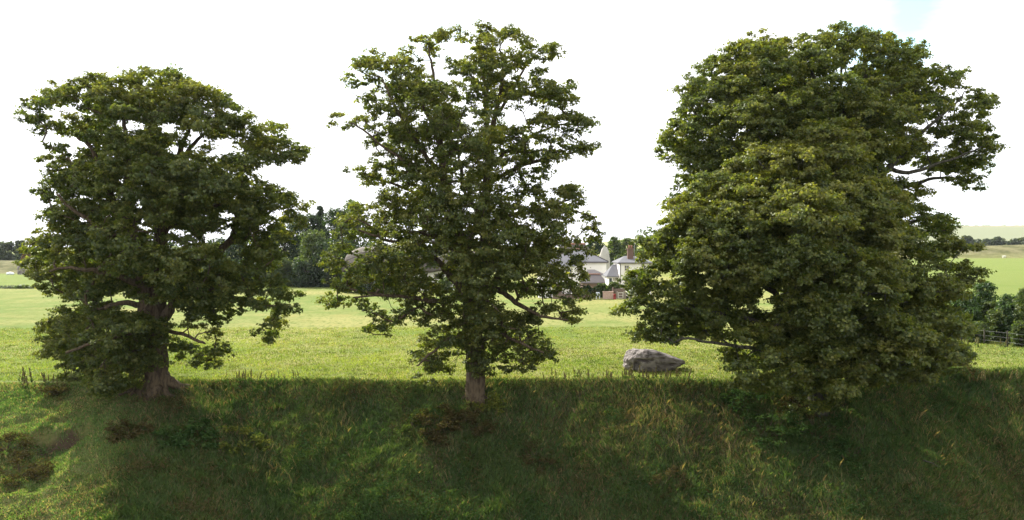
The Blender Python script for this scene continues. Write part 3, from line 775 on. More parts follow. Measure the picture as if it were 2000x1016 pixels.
# ------------------------------------------------------------------ grass on the bank and in the near field
def scatter_grass(name, n, xr, yr, cond, h, w, cols, clumpy=.8, seed=1):
    x = rng.uniform(*xr, n); y = rng.uniform(*yr, n)
    keep = cond(x, y); x, y = x[keep], y[keep]
    z = height(x, y); k = len(x)
    cn = fbm(x * 1.4, y * 1.4, seed) * 1.6 + fbm(x * .4, y * .4, seed + 5)
    hh = rng.uniform(*h, k) * (1 - .62 * sm(-18.2, -21.6, x - .3 * np.clip(38 - y, -4, 12)) * (y < 43)) * np.clip(1 + cn * clumpy, .35, 2.0)
    ww = rng.uniform(*w, k)
    la = vnoise(x * .9, y * .9, seed + 2) * 6.28 * 1.5 + rng.normal(size=k) * 1.5
    ln = hh * rng.uniform(.25, .95, k)
    lean = np.stack([np.cos(la) * ln, np.sin(la) * ln, -ln * .15], 1)
    sun_gain = (1 + .65 * sm(-18.2, -21.6, x - .3 * np.clip(38 - y, -4, 12)) * (y < 43))[:, None]  # blades brightened on the open left slope: sunlight painted into their colour
    c1, c2, c3 = [np.array(c) for c in cols]
    t = np.clip(.5 + fbm(x * .35, y * .35, seed + 8) * 1.9 + (y > 43) * fbm(x * .11, y * .2, seed + 50) * 2.2 + rng.normal(size=k) * .18, 0, 1)[:, None]
    cc = c1 + (c2 - c1) * t
    s = (rng.random(k) < .30 * np.clip(.6 + 3 * fbm(x * .25, y * .25, seed + 30), .1, 2.2))[:, None]
    cc = np.where(s, c3 * rng.uniform(.7, 1.15, (k, 1)), cc) * rng.uniform(.6, 1.4, (k, 1)) * sun_gain * (1 - .4 * (fbm(x * .9, y * 1.3, seed + 60) > .13) * (y > 43))[:, None]
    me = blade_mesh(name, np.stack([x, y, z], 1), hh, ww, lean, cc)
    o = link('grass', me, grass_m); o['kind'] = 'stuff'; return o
nosoil = lambda x, y: (np.exp(-((x + 23.0) / 1.3) ** 2) * np.exp(-((y - 36.8 - .18 * (x + 23.0)) / .4) ** 2) + np.exp(-((x + 19.2) ** 2 + (y - 40.9) ** 2) / 1.3) < .55 + 1.1 * rng.random(np.shape(x)))
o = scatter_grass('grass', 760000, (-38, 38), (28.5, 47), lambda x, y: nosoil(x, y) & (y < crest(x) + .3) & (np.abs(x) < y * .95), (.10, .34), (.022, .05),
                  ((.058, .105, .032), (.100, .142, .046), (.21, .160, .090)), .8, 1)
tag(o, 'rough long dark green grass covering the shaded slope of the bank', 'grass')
o = scatter_grass('grass', 300000, (-50, 50), (43, 72), lambda x, y: (y > crest(x) - .2) & (np.abs(x) < y * .73) & (rng.random(len(x)) < (47.0 / y) ** 1.5), (.05, .13), (.03, .06),
                  ((.140, .195, .045), (.225, .265, .072), (.33, .29, .13)), .9, 3)
tag(o, 'short sunlit grazed grass of the field just behind the bank', 'grass')
def weeds(n):
    x = rng.uniform(-38, 38, n); y = rng.uniform(28.5, 43.5, n)
    k = (y < crest(x) - .2) & (np.abs(x) < y * .95) & nosoil(x, y)
    x, y = x[k], y[k]
    dn = fbm(x * .55, y * .55, 61) * 1.8 + fbm(x * 2.1, y * 2.1, 62) * 1.2
    k = rng.random(len(x)) < np.clip(.10 + dn * 1.5, .015, 1) * (1 - .8 * sm(-18.2, -21.6, x - .3 * np.clip(38 - y, -4, 12))); x, y, dn = x[k], y[k], dn[k]
    z = height(x, y) + rng.uniform(.02, .40, len(x)) * np.clip(.5 + dn * 1.6, .25, 1.3)
    nrm = unit(np.stack([rng.normal(size=len(x)) * .6, rng.normal(size=len(x)) * .6 - .3, np.ones(len(x))], 1))
    hv = np.clip(.45 + fbm(x * .8, y * .8, 71) * 1.5, 0, 1)
    cg = palette('nettle', len(x), hv) * .9; cb = palette('brown', len(x), hv) * 1.2
    br = (fbm(x * .3, y * .3, 81) + rng.normal(size=len(x)) * .06 > .09)[:, None]
    me = leaf_mesh('weeds', np.stack([x, y, z], 1), nrm, rng.uniform(.04, .10, len(x)), np.where(br, cb, cg))
    o = link('ground_weeds', me, weed_m); o['kind'] = 'stuff'
    tag(o, 'low broad-leaved weeds and brown bramble growing through the bank grass', 'weeds')
o = scatter_grass('grass', 42000, (-31, 31), (28.5, 44), lambda x, y: (y < crest(x) + .5) & (np.abs(x) < y * .73) & (rng.random(len(x)) < np.clip(.25 + 3 * fbm(x * .3, y * .3, 99), 0, 1)), (.35, .62), (.012, .022),
                  ((.22, .17, .09), (.26, .21, .11), (.17, .13, .085)), .5, 7)
tag(o, 'thin straw-coloured seed stems standing above the bank grass', 'grass')
weeds(620000)
# ------------------------------------------------------------------ simple solids
def poly_mesh(name, verts, faces, mat, parent=None, bevel=0, smooth=False):
    me = bpy.data.meshes.new(name); me.from_pydata([tuple(map(float, v)) for v in verts], [], faces)
    if smooth: me.polygons.foreach_set('use_smooth', [True] * len(me.polygons))
    me.update()
    o = link(name, me, mat, parent)
    if bevel:
        b = o.modifiers.new('bevel', 'BEVEL'); b.width = bevel; b.segments = 2; b.limit_method = 'ANGLE'
    return o
def boxes(lst):
    V, Fc = [], []
    for x0, x1, y0, y1, z0, z1 in lst:
        b = len(V)
        V += [(x0, y0, z0), (x1, y0, z0), (x1, y1, z0), (x0, y1, z0), (x0, y0, z1), (x1, y0, z1), (x1, y1, z1), (x0, y1, z1)]
        Fc += [[b + i for i in f] for f in ((0, 3, 2, 1), (4, 5, 6, 7), (0, 1, 5, 4), (1, 2, 6, 5), (2, 3, 7, 6), (3, 0, 4, 7))]
    return V, Fc
def box(name, lst, mat, parent=None, bevel=0):
    V, Fc = boxes(lst); return poly_mesh(name, V, Fc, mat, parent, bevel)
def roof_mesh(name, x0, x1, y0, y1, ze, zr, mat, parent, hip_l=0., hip_r=0., axis='x', th=.14, sag=0.0):
    """ridge roof with optional hips, a slab with real thickness"""
    if axis == 'x':
        ym = (y0 + y1) / 2
        top = [(x0, y0, ze), (x1, y0, ze), (x1, y1, ze), (x0, y1, ze), (x0 + hip_l, ym, zr), (x1 - hip_r, ym, zr)]
        fs = [(0, 1, 5, 4), (2, 3, 4, 5), (1, 2, 5), (3, 0, 4)]
    else:
        xm = (x0 + x1) / 2
        top = [(x0, y0, ze), (x1, y0, ze), (x1, y1, ze), (x0, y1, ze), (xm, y0 + hip_l, zr), (xm, y1 - hip_r, zr)]
        fs = [(0, 1, 4), (1, 2, 5, 4), (2, 3, 5), (3, 0, 4, 5)]
    bot = [(a, b, c - th) for a, b, c in top[:4]]
    V = top + bot
    Fc = list(fs) + [(0, 6, 7, 1), (1, 7, 8, 2), (2, 8, 9, 3), (3, 9, 6, 0), (9, 8, 7, 6)]
    return poly_mesh(name, V, Fc, mat, parent)
def ZP(px, py, d): return float(P(px, py, d)[2])
def XP(px, d): return float(P(px, 500, d)[0])

def plain(name, a, b, scale=3, rough=.9, bump=.3, stretch=None, dist=.02):
    m = M(name); n = m.noise(scale, 6, .65, m.pos(stretch or (1, 1, 1)))
    return m.finish(m.mix(m.ramp(n, [(.3, (0, 0, 0)), (.7, (1, 1, 1))]), a, b), rough, n, bump, dist)
def course_material(name, a, b, rows, gap):
    m = M(name); p = m.pos((1, 1, 1))
    w = m.n('ShaderNodeTexWave', wave_type='BANDS', bands_direction='Z'); w.inputs['Scale'].default_value = rows; w.inputs['Distortion'].default_value = .6
    m.l(p, w.inputs[0]); n = m.noise(5, 5, .7)
    c = m.mix(n, a, b); c = m.mix(m.ramp(w.outputs['Fac'], [(.0, (.6, .6, .6)), (.2, (0, 0, 0))]), c, gap)
    return m.finish(c, .85, w.outputs['Fac'], .5, .02)
white_m = plain('white_render', (.88, .84, .80), (.80, .76, .72), .8)
cream_m = plain('cream_paint', (.72, .66, .52), (.62, .56, .42), 3)
slate_m = course_material('slate', (.12, .12, .135), (.19, .185, .195), 1.6, (.07, .07, .08))
slate_dark_m = course_material('dark_slate', (.09, .08, .085), (.15, .13, .13), 1.6, (.04, .04, .04))
ridge_m = plain('clay_ridge', (.33, .17, .11), (.24, .13, .09), 6)
thatch_m = plain('thatch', (.065, .056, .047), (.11, .095, .08), 1.6, 1, .9, (6, 1, .7), .08)
thatch_ridge_m = plain('thatch_ridge', (.30, .27, .23), (.22, .19, .16), 3, 1, .8, (4, 1, 1), .05)
brick_m = course_material('red_brick', (.13, .075, .055), (.18, .11, .085), 6, (.16, .14, .12))
wallstone_m = plain('pale_garden_brick', (.42, .27, .21), (.52, .40, .33), 5, .9, .6)
darkstone_m = plain('dark_walling', (.13, .09, .07), (.20, .15, .12), 5, .9, .6)
wood_m = plain('weathered_wood', (.23, .20, .16), (.33, .30, .25), 8, .9, .4, (1, 1, .2))
palewood_m = plain('pale_wood', (.55, .52, .45), (.45, .42, .36), 8, .9, .3)
glass_m = M('window_glass').finish((.05, .06, .07), .12, spec=.6)
metal_m = M('grey_metal').finish((.25, .25, .25), .5)
red_m = M('red_paint').finish((.22, .03, .025), .6)
plastic_m = M('white_plastic').finish((.75, .78, .82), .5)

def window(parent, x, y, z, w, h, mull=1, trans=1, frame_m=None, rows=2):
    """casement window in a facade that faces the camera: wooden frame, dark panes behind it"""
    t = .09; fm = frame_m or cream_m
    L_ = [(x, x + t, y - .05, y + .06, z, z + h), (x + w - t, x + w, y - .05, y + .06, z, z + h),
          (x + t, x + w - t, y - .05, y + .06, z, z + t), (x + t, x + w - t, y - .05, y + .06, z + h - t, z + h)]
    xs_ = [x + w * (i + 1) / (mull + 1) for i in range(mull)]
    for q in xs_: L_.append((q - .04, q + .04, y - .048, y + .06, z + t, z + h - t))
    for i in range(1, rows): L_.append((x + t, x + w - t, y - .042, y + .05, z + h * i / rows - .025, z + h * i / rows + .025))
    f = box('window', L_, fm, parent)
    box('pane', [(x + .03, x + w - .03, y - .02, y + .04, z + .03, z + h - .03)], glass_m, f)
    box('sill', [(x - .08, x + w + .08, y - .16, y + .05, z - .09, z - .005)], white_m, f)
    return f
def chimney_on(parent, x, y, z0, z1, w=.8, pots=2, mat=None):
    c = box('chimney', [(x - w / 2, x + w / 2, y - .35, y + .35, z0, z1 - .3), (x - w / 2 - .07, x + w / 2 + .07, y - .42, y + .42, z1 - .3, z1 - .05)], mat or brick_m, parent)
    for i in range(pots):
        T = Tubes(); xx = x + (i - (pots - 1) / 2) * .42
        T.chain([(xx, y, z1 - .05), (xx, y, z1 + .2), (xx, y, z1 + .45)], [.16, .13, .15], 10)
        link('chimney_pot', T.mesh('chimney_pot'), ridge_m, c)

def bark_tube(pts, r, name, mat, parent):
    T = Tubes(); T.chain(pts, r, 8); return link(name, T.mesh(name), mat, parent)

# house B: white two-storey house at the right with brick chimney
d = 118.0; g = H(XP(1230, d), d)
x0, x1 = XP(1210, d), XP(1272, d); ze = ZP(1210, 513.5, d)
hb_ = empty('house', (x0, d, 0), 'white two-storey house with slate roof, brick chimney and cream windows beside the right trees', 'house')
hb_.location = (0, 0, 0)
box('wall', [(x0, x1, d, d + 7, g - .6, ze)], white_m, hb_)
rf = roof_mesh('roof', x0 - .25, x1 + .25, d - .25, d + 7.25, ze + .06, ZP(1225, 500, d + 3.5), slate_m, hb_, 1.6, 1.6)
box('gutter', [(x0 - .3, x1 + .3, d - .36, d - .255, ze - .12, ze)], slate_dark_m, hb_)
chimney_on(hb_, XP(1231, d + 2), d + 2, ze - .2, ZP(1231, 484.5, d + 2), .95)
window(hb_, XP(1219.6, d), d, ZP(1220, 529.6, d), .78, .95, 1, 1)
window(hb_, XP(1219.6, d), d, ZP(1220, 558, d), .84, 1.1, 1, 1, rows=3)
window(hb_, XP(1252, d), d, ZP(1252, 529.6, d), .78, .95, 1, 1)
window(hb_, XP(1252, d), d, ZP(1252, 558, d), .84, 1.1, 1, 1, rows=3)
bark_tube([(x0 + .1, d - .1, ze), (x0 + .1, d - .1, g)], [.06, .06], 'drainpipe', slate_dark_m, hb_)
T = Tubes(); ax_, ay_ = XP(1239, d + 2.3), d + 2.3
T.chain([(ax_, ay_, ze), (ax_, ay_, ZP(1239, 469, d + 2.3))], [.04, .035], 6)
zz = ZP(1239, 472, d + 2.3)
T.chain([(ax_ - .65, ay_, zz), (ax_ + .45, ay_, zz)], [.03, .03], 5)
for k in range(6): T.chain([(ax_ - .6 + k * .2, ay_ - .35, zz), (ax_ - .6 + k * .2, ay_ + .35, zz)], [.02, .02], 4); T.chain([(ax_ - .6 + k * .2, ay_, zz - .22), (ax_ - .6 + k * .2, ay_, zz + .22)], [.02, .02], 4)
link('tv_aerial', T.mesh('tv_aerial'), metal_m, hb_)
# wing of house B
wx0, wx1 = XP(1187, d), x0 - .004
zwe = ZP(1190, 540.5, d + .6)
box('wing_wall', [(wx0 + .25, wx1, d + .6, d + 5.4, g - .6, zwe)], white_m, hb_)
roof_mesh('wing_roof', wx0 - .12, wx1, d + .35, d + 5.7, zwe + .08, ZP(1205, 516.5, d + 3), slate_m, hb_, 1.3, 0)
window(hb_, XP(1198, d), d + .6, ZP(1198, 549.5, d), .85, .55, 2, 1)
box('wing_door', [(wx0 + .35, wx0 + .75, d + .55, d + .68, g, zwe - .25)], glass_m, hb_)

# house A: white house with a hipped slate roof, further left
d = 134.0; x0, x1 = XP(1082, d), XP(1184.5, d); ze = ZP(1150, 512, d); g = H(x0, d)
ha = empty('house', (0, 0, 0), 'white house with grey hipped slate roof behind the dark outbuilding', 'house')
box('wall', [(x0, x1, d, d + 8, g - .6, ze)], white_m, ha)
rf = roof_mesh('roof', x0 - .3, x1 + .35, d - .35, d + 8.3, ze + .1, ZP(1139, 487, d + 4), slate_m, ha, 4.0, 4.4)
box('eaves_board', [(x0 - .3, x1 + .33, d - .44, d - .352, ze - .16, ze + .02)], slate_dark_m, ha)
bark_tube([(x1 - 4.1, d + 4, ZP(1139, 487, d + 4) + .03), (x1 - .05 + .35, d - .33, ze + .13)], [.1, .1], 'hip_tiles', slate_dark_m, ha)
bark_tube([(x0 + 3.8, d + 4, ZP(1139, 487, d + 4) + .03), (x1 - 4.1, d + 4, ZP(1139, 487, d + 4) + .03)], [.12, .12], 'ridge_tiles', ridge_m, ha)
window(ha, x0 + 1.5, d, ze - 1.7, 1.1, 1.2, 1)
window(ha, x0 + 4.2, d, ze - 1.7, 1.1, 1.2, 1)
box('side_window', [(x1 - .03, x1 + .03, d + 1.2, d + 2.2, ze - 1.6, ze - .5)], glass_m, ha)

# house D: brown steep roof behind
d = 150.0; x0, x1 = XP(1085, d), XP(1162, d); g = H(x0, d)
hd = empty('house', (0, 0, 0), 'house with a steep brown thatched roof rising behind the hipped slate roof', 'house')
box('wall', [(x0 + .4, x1 - .5, d + .4, d + 6.6, g - .5, ZP(1150, 500, d))], white_m, hd)
roof_mesh('roof', x0, x1, d, d + 7, ZP(1150, 499, d), ZP(1140, 477, d + 3.5), thatch_m, hd, 1.5, 1.6, th=.35)
bark_tube([(x0 + 1.5, d + 3.5, ZP(1140, 477, d + 3.5) + .05), (x1 - 1.6, d + 3.5, ZP(1140, 477, d + 3.5) + .05)], [.2, .2], 'ridge_tiles', ridge_m, hd)

# white cottage C half hidden behind the middle tree
d = 112.0; x0, x1 = XP(1052, d), XP(1121, d); ze = ZP(1090, 520, d); g = H(x0, d)
hc = empty('cottage', (0, 0, 0), 'bright white cottage glimpsed through the right side of the middle tree', 'cottage')
box('wall', [(x0, x1, d, d + 6, g - .6, ze)], white_m, hc)
roof_mesh('roof', x0 - .3, x1 + .3, d - .35, d + 6.3, ze + .08, ZP(1090, 498, d + 3), slate_m, hc, .0, 0.0)
for px in (1060, 1082, 1106): window(hc, XP(px, d), d, ZP(px, 538, d), .9, 1.0, 1)
for px in (1064, 1106): window(hc, XP(px, d), d, ZP(px, 566, d), 1.0, 1.1, 1)
box('door', [(XP(1086, d), XP(1086, d) + .9, d - .05, d + .05, g, g + 2.0)], darkstone_m, hc)

# dark slate outbuilding
d = 123.0; x0, x1 = XP(1136, d), XP(1186, d); ze = ZP(1160, 553, d); g = H(x0, d)
ob = empty('outbuilding', (0, 0, 0), 'low outbuilding with a big dark slate roof between the two white houses', 'outbuilding')
box('wall', [(x0 + .2, x1 - .2, d + .2, d + 5.8, g - .5, ze)], darkstone_m, ob)
roof_mesh('roof', x0, x1, d - .1, d + 4.4, ze + .08, ZP(1160, 536, d + 2.2), slate_dark_m, ob, .0, .9)
roof_mesh('back_roof', x0 + 1.0, x1 + .3, d + 4.5, d + 8.5, ZP(1160, 536.5, d + 4.5), ZP(1160, 526.5, d + 6.5), slate_dark_m, ob, .8, 1.7)
bark_tube([(x0, d + 2.15, ZP(1160, 536, d + 2.15) + .05), (x1 - .9, d + 2.15, ZP(1160, 536, d + 2.15) + .05)], [.1, .1], 'ridge_tiles', ridge_m, ob)

# long thatched cottage at left
d = 130.0; x0, x1 = XP(668, d), XP(932, d); ze = ZP(800, 528, d); g = H(-15, d)
tcg = empty('thatched_cottage', (0, 0, 0), 'long low thatched cottage with pale ridge and white walls behind the middle tree', 'cottage')
box('wall', [(x0 + .6, x1 - .6, d + .5, d + 7, g - .6, ze)], white_m, tcg)
V, Fc = [], []
K = 60
for i in range(K + 1):
    t = i / K; x = x0 + (x1 - x0) * t
    endf = min(1, min(t, 1 - t) * 9)
    wob = .10 * math.sin(t * 23) + .07 * math.sin(t * 51 + 1)
    rz_ = ZP(800, 486, d + 3.7) + .12 * math.sin(t * 9) - (1 - endf) * 1.1
    dz = .35 * math.sin(t * 14 + .5) ** 2
    prof = [(-.35, ze - .45 + dz), (-.55, ze - .05 + dz), (.9, ze + (rz_ - ze) * .36 + wob), (2.4, ze + (rz_ - ze) * .76 + wob), (3.75, rz_), (5.1, ze + (rz_ - ze) * .76), (8.0, ze - .05), (7.8, ze - .4)]
    V += [(x, d + py_, pz_) for py_, pz_ in prof]
n8 = 8
for i in range(K):
    for j in range(n8): Fc.append((i * n8 + j, i * n8 + (j + 1) % n8, (i + 1) * n8 + (j + 1) % n8, (i + 1) * n8 + j))
Fc += [tuple(range(n8))[::-1], tuple(K * n8 + j for j in range(n8))]
poly_mesh('roof', V, Fc, thatch_m, tcg, smooth=True)
V, Fc = [], []
for i in range(K + 1):
    t = .02 + .96 * i / K; x = x0 + (x1 - x0) * t
    endf = min(1, min(t, 1 - t) * 9)
    rz_ = ZP(800, 486, d + 3.7) + .12 * math.sin(t * 9) - (1 - endf) * 1.1
    zig = .14 * (i % 2)
    for py_, pz_ in ((2.75 - zig, rz_ - .62 - zig * .7), (3.3, rz_ - .02), (3.75, rz_ + .22), (4.2, rz_ - .02), (4.7, rz_ - .55)): V.append((x, d + py_, pz_))
for i in range(K):
    for j in range(4): Fc.append((i * 5 + j, i * 5 + j + 1, (i + 1) * 5 + j + 1, (i + 1) * 5 + j))
poly_mesh('ridge_cap', V, Fc, thatch_ridge_m, tcg)
for px in (690, 735, 780, 822, 848, 880, 912): window(tcg, XP(px, d), d + .5, ZP(px, 546, d), 1.1, 1.0, 1, frame_m=darkstone_m)
chimney_on(tcg, XP(790, d + 3.7), d + 3.7, ZP(790, 488, d), ZP(790, 474, d), .9, 1)

# ------------------------------------------------------------------ stones
import bmesh
from mathutils import noise as mn
def rock(name, loc, dims, label, cat, shape=None, seed=0, mat=None, lumps=.18, level=5, group=None):
    bm = bmesh.new(); bmesh.ops.create_icosphere(bm, subdivisions=level, radius=1)
    for v in bm.verts:
        p = v.co.copy(); q = p * 1.0 + Vector((seed * 3.1, seed, -seed))
        n1 = mn.noise(q * 1.1); n2 = mn.noise(q * 2.7); qd = Vector((p.x * dims[0], p.y * dims[1], p.z * dims[2])) * 1.0; n3 = mn.noise(qd * 3.1); n4 = mn.noise(qd * 7.3)
        r = 1 + lumps * (n1 * 1.2 + n2 * .6) + .055 * n3 + .04 * n4
        # planes: flatten facets a little
        p = Vector((math.copysign(abs(p.x) ** .82, p.x), math.copysign(abs(p.y) ** .82, p.y), math.copysign(abs(p.z) ** .82, p.z))) * r
        if shape: p = shape(p, v.co)
        v.co = Vector((p.x * dims[0], p.y * dims[1], p.z * dims[2]))
    me = bpy.data.meshes.new(name); bm.to_mesh(me); bm.free()
    for p in me.polygons: p.use_smooth = True
    o = link(name, me, mat); o.location = loc
    return tag(o, label, cat, group)
m = M('sarsen_stone')
n1 = m.noise(1.1, 6, .65); n2 = m.noise(5, 6, .7); n3 = m.noise(2.3, 2, .4)
c = m.mix(m.ramp(n1, [(.35, (0, 0, 0)), (.65, (1, 1, 1))]), (.18, .155, .145), (.34, .305, .285))
c = m.mix(m.ramp(n2, [(.4, (1, 1, 1)), (.52, (0, 0, 0))]), c, (.10, .085, .08))
c = m.mix(m.ramp(m.noise(2.6, 4, .6), [(.66, (0, 0, 0)), (.70, (1, 1, 1))]), c, (.62, .60, .55))
sarsen = m.finish(c, .95, m.math('ADD', n1, m.math('MULTIPLY', n2, .5)), 1.0, .12, .1)
m = M('pale_stone')
n1 = m.noise(.7, 6, .7)
pale_stone = m.finish(m.mix(m.ramp(n1, [(.35, (0, 0, 0)), (.65, (1, 1, 1))]), (.34, .33, .30), (.52, .50, .46)), .95, n1, .8, .2, .1)
def fallen(p, s):
    # high blunt left end, long wedge tapering to the right, a crevice in the face
    t = min(1, max(0, (p.x + 1) / 2))
    k = np.interp(t, [0, .05, .15, .33, .5, .62, .74, .86, 1], [.5, .80, .98, 1.10, 1.04, .84, .60, .40, .2])
    r_ = math.sqrt(max(.0, 1 - (2 * t - 1) ** 2)) + .42
    z = p.z / r_ if p.z > 0 else p.z
    p = Vector((p.x, p.y * (1 - .35 * max(0, t - .4)), min(z, 1.2) * k))
    p.x += .10 * p.z * (1 - t)
    for cx, cz, w, hh, dp in ((-.60, .0, .10, .22, .45), (-.46, .22, .22, .06, .40), (-.66, -.3, .06, .35, .4), (.20, .32, .10, .07, .2), (.42, -.05, .3, .05, .2), (-.1, .5, .4, .04, .1)):
        if s.y < 0: p.y += dp * math.exp(-((p.x - cx) / w) ** 2 - ((p.z - cz) / hh) ** 2)
    return p
d = 47.3; xc = XP(1274, d); z_ = H(xc, d)
rock('fallen_stone', (xc + .1, d, z_ + .5), (1.98, 1.15, 1.1), 'large grey weathered megalith lying on the grass between the middle and right trees', 'stone', fallen, 3, sarsen, .14, 6)
d = 160.0; xc = XP(1179.5, d)
rock('standing_stone', (xc, d, (H(xc, d) + ZP(1180, 486, d)) / 2 - .2), (1.42, .9, (ZP(1180, 486, d) - H(xc, d)) / 2 + .3), 'tall pale standing stone with rounded peak behind the two white houses', 'stone',
     lambda p, s: Vector((p.x * (1 - .34 * max(0, p.z)) + .12 * (p.z > 0) * p.z, p.y * (1 - .3 * max(0, p.z)), p.z)), 5, pale_stone, .15)
d = 203.0; xc = XP(41, d)
rock('standing_stone', (xc, d, H(xc, d) + 1.0), (.95, .7, 1.65), 'grey standing stone at the far left edge of the bright green field', 'stone', None, 8, sarsen, .15)
xc = XP(29, d)
rock('white_block', (xc, d - 2, H(xc, d - 2) + .28), (1.0, .6, .42), 'low white block on the grass beside the far grey standing stone', 'block', None, 12, plastic_m, .12, 3)

# ------------------------------------------------------------------ background trees and bushes
def soft_tree(px, top, d, wpx, kind, label, name='tree', group=None, shape='round', dens=1.0, base_py=None, leafk=1.0, cat='tree', trunk=True, flat=.8, low=.18):
    x = XP(px, d); g = H(x, d); zt = ZP(px, top, d); w = wpx / F * d / 2; h = max(.6, zt - g)
    root = empty(name, (x, d, g - .05), label, cat, group)
    leaf = max(.12, d * .0024) * leafk
    n = int(26 * dens * max(1, h / (1.6 * w)) + 8)
    PS, NS, SZ, CL = [], [], [], []
    centres = []
    for i in range(n * 2):
        t = rng.uniform(low, 1.0)
        if shape == 'cone': rr = w * (1.04 - t) ** .8
        else: rr = w * math.sqrt(max(.03, 1 - ((t - .52) / .54) ** 2)) if t > .52 else w * (.80 + .2 * (t / .52))
        a = rng.uniform(0, 6.283); q = rr * rng.uniform(.35, .88)
        cr_ = w * rng.uniform(.20, .36) * (.6 if shape == 'cone' else 1)
        centres.append((math.cos(a) * q, math.sin(a) * q, h * t - cr_ * .7, cr_, float(np.clip(rng.uniform(.15, .7) + .25 * (t - .5), 0, 1))))
    for cx, cy, cz, cr_, hv in centres:
        m_ = int(dens * 95 * flat * (cr_ / (leaf * 2.6)) ** 1.7 / 3) + 12
        m_ = min(m_, 420)
        u = unit(rng.normal(size=(m_, 3))); r_ = cr_ * rng.uniform(.45, 1.08, (m_, 1))
        off = u * r_ * np.array([1, 1, .8])
        PS.append(np.array([cx, cy, cz]) + off); NS.append(unit(u + np.array([0, 0, .6]) + rng.normal(size=(m_, 3)) * .45))
        SZ.append(leaf * rng.uniform(.7, 1.4, m_)); CL.append(palette(kind, m_, np.full(m_, hv)))
    PS = np.concatenate(PS); keep = PS[:, 2] > .02
    me = leaf_mesh('crown', PS[keep], np.concatenate(NS)[keep], np.concatenate(SZ)[keep], np.concatenate(CL)[keep])
    link('crown', me, leaf_m, root)
    if trunk:
        T = Tubes(); r0 = max(.08, .055 * w)
        T.chain([(0, 0, -.2), (.02 * h, 0, h * .3), (0, .02 * h, h * .6), (0, 0, h * .9)], [r0 * 1.3, r0, r0 * .7, r0 * .2], 7)
        for c_ in centres[::3]:
            T.chain([(0, 0, c_[2] * .55), (c_[0] * .5, c_[1] * .5, c_[2] * .82), c_[:3]], [r0 * .4, r0 * .25, r0 * .08], 4, cap=False)
        link('trunk', T.mesh('trunk'), bark_grey_m, root)
    return root

GB = 'dark trees at the far edge of the field'
ORD = 'behind the left tree'
bgl = [(626, 401, 163, 62, 'dark', 'cone', 'narrow dark conifer with pointed top left of the middle tree', 'conifer'),
 (598, 412, 160, 80, 'dark', 'round', 'dark tree beside the narrow conifer, on its left', 'tree'),
 (660, 405, 158, 84, 'dark', 'round', 'dark rounded tree directly right of the narrow conifer', 'tree'),
 (690, 388, 156, 74, 'mid', 'round', 'green tree at the field edge behind the left branches of the middle tree', 'tree'),
 (556, 428, 155, 96, 'dark', 'round', 'dark bushy tree behind the right tips of the left tree', 'tree'),
 (618, 448, 146, 84, 'mid', 'round', 'lower green tree in front of the narrow conifer', 'tree'),
 (516, 455, 150, 84, 'mid', 'round', 'green tree at the field edge left of the dark bushy tree', 'tree'),
 (470, 446, 158, 70, 'dark', 'round', 'dark tree seen under the long right limb of the left tree', 'tree'),
 (420, 462, 160, 76, 'dark', 'round', 'dark tree rising behind the silvery willows', 'tree'),
 (360, 478, 146, 84, 'grey', 'round', 'silvery grey willow seen just right of the left trunk', 'willow'),
 (404, 484, 145, 50, 'grey', 'round', 'smaller silvery willow right of the larger one', 'willow'),
 (318, 466, 165, 90, 'dark', 'round', 'dark tree directly behind the trunk of the left tree', 'tree'),
 (262, 470, 166, 70, 'dark', 'round', 'dark tree hidden behind the left tree, left of its trunk', 'tree'),
 (655, 462, 143, 100, 'dark', 'round', 'broad dark evergreen reaching the grass beside the thatched cottage', 'evergreen'),
 (548, 500, 144, 60, 'mid', 'round', 'low green shrub at the field edge under the left tree tips', 'shrub'),
 (600, 505, 142, 70, 'dark', 'round', 'low dark shrub between the green shrub and the broad evergreen', 'shrub'),
 (470, 505, 148, 80, 'dark', 'round', 'low dark shrub beyond the drooping right branches of the left tree', 'shrub'),
 (300, 505, 150, 110, 'dark', 'round', 'wide dark shrub beyond the left trunk at the field edge', 'shrub'),
 (210, 500, 152, 90, 'dark', 'round', 'dark shrub beyond the left half of the left tree', 'shrub')]
for px, top, d, w, k, sh, lab, nm in bgl:
    soft_tree(px, top, d, w, k, lab, {'conifer': 'conifer', 'willow': 'willow_tree', 'shrub': 'shrub', 'evergreen': 'evergreen_tree'}.get(nm, 'tree'), None, sh, cat=nm, low=.04)
bgv = [(1200, 462, 196, 34, 'mid', 'rounded green tree between the standing stone and the brick chimney'),
 (1163, 460, 178, 48, 'dark', 'dark tree behind the slate roofs left of the standing stone'),
 (1228, 463, 205, 48, 'mid', 'pale green tree above the roof of the two-storey house'),
 (1264, 436, 186, 52, 'mid', 'tall airy tree at the left edge of the right trees'),
 (1300, 450, 180, 60, 'mid', 'green tree mostly hidden behind the right trees'),
 (1244, 486, 172, 40, 'mid', 'low green tree just behind the two-storey house'),
 (1115, 470, 200, 50, 'dark', 'dark tree above the steep brown roof'),
 (1060, 474, 205, 60, 'mid', 'tree seen through the right side of the middle tree'),
 (1000, 476, 205, 60, 'dark', 'dark tree behind the upper stems of the middle tree'),
 (940, 478, 200, 60, 'mid', 'tree behind the thatched cottage at its right end'),
 (860, 476, 190, 70, 'dark', 'dark tree rising behind the middle of the thatched roof'),
 (790, 474, 185, 60, 'mid', 'tree rising behind the thatched roof near its chimney'),
 (735, 470, 180, 60, 'dark', 'dark tree rising behind the left end of the thatched roof')]
for px, top, d, w, k, lab in bgv: soft_tree(px, top, d, w, k, lab, cat='tree', dens=.9 if px != 1264 else .35, low=.08)
soft_tree(1212, 497, 168, 34, 'mid', 'clipped dark hedge right of the standing stone', 'hedge', cat='hedge', low=0, trunk=False)
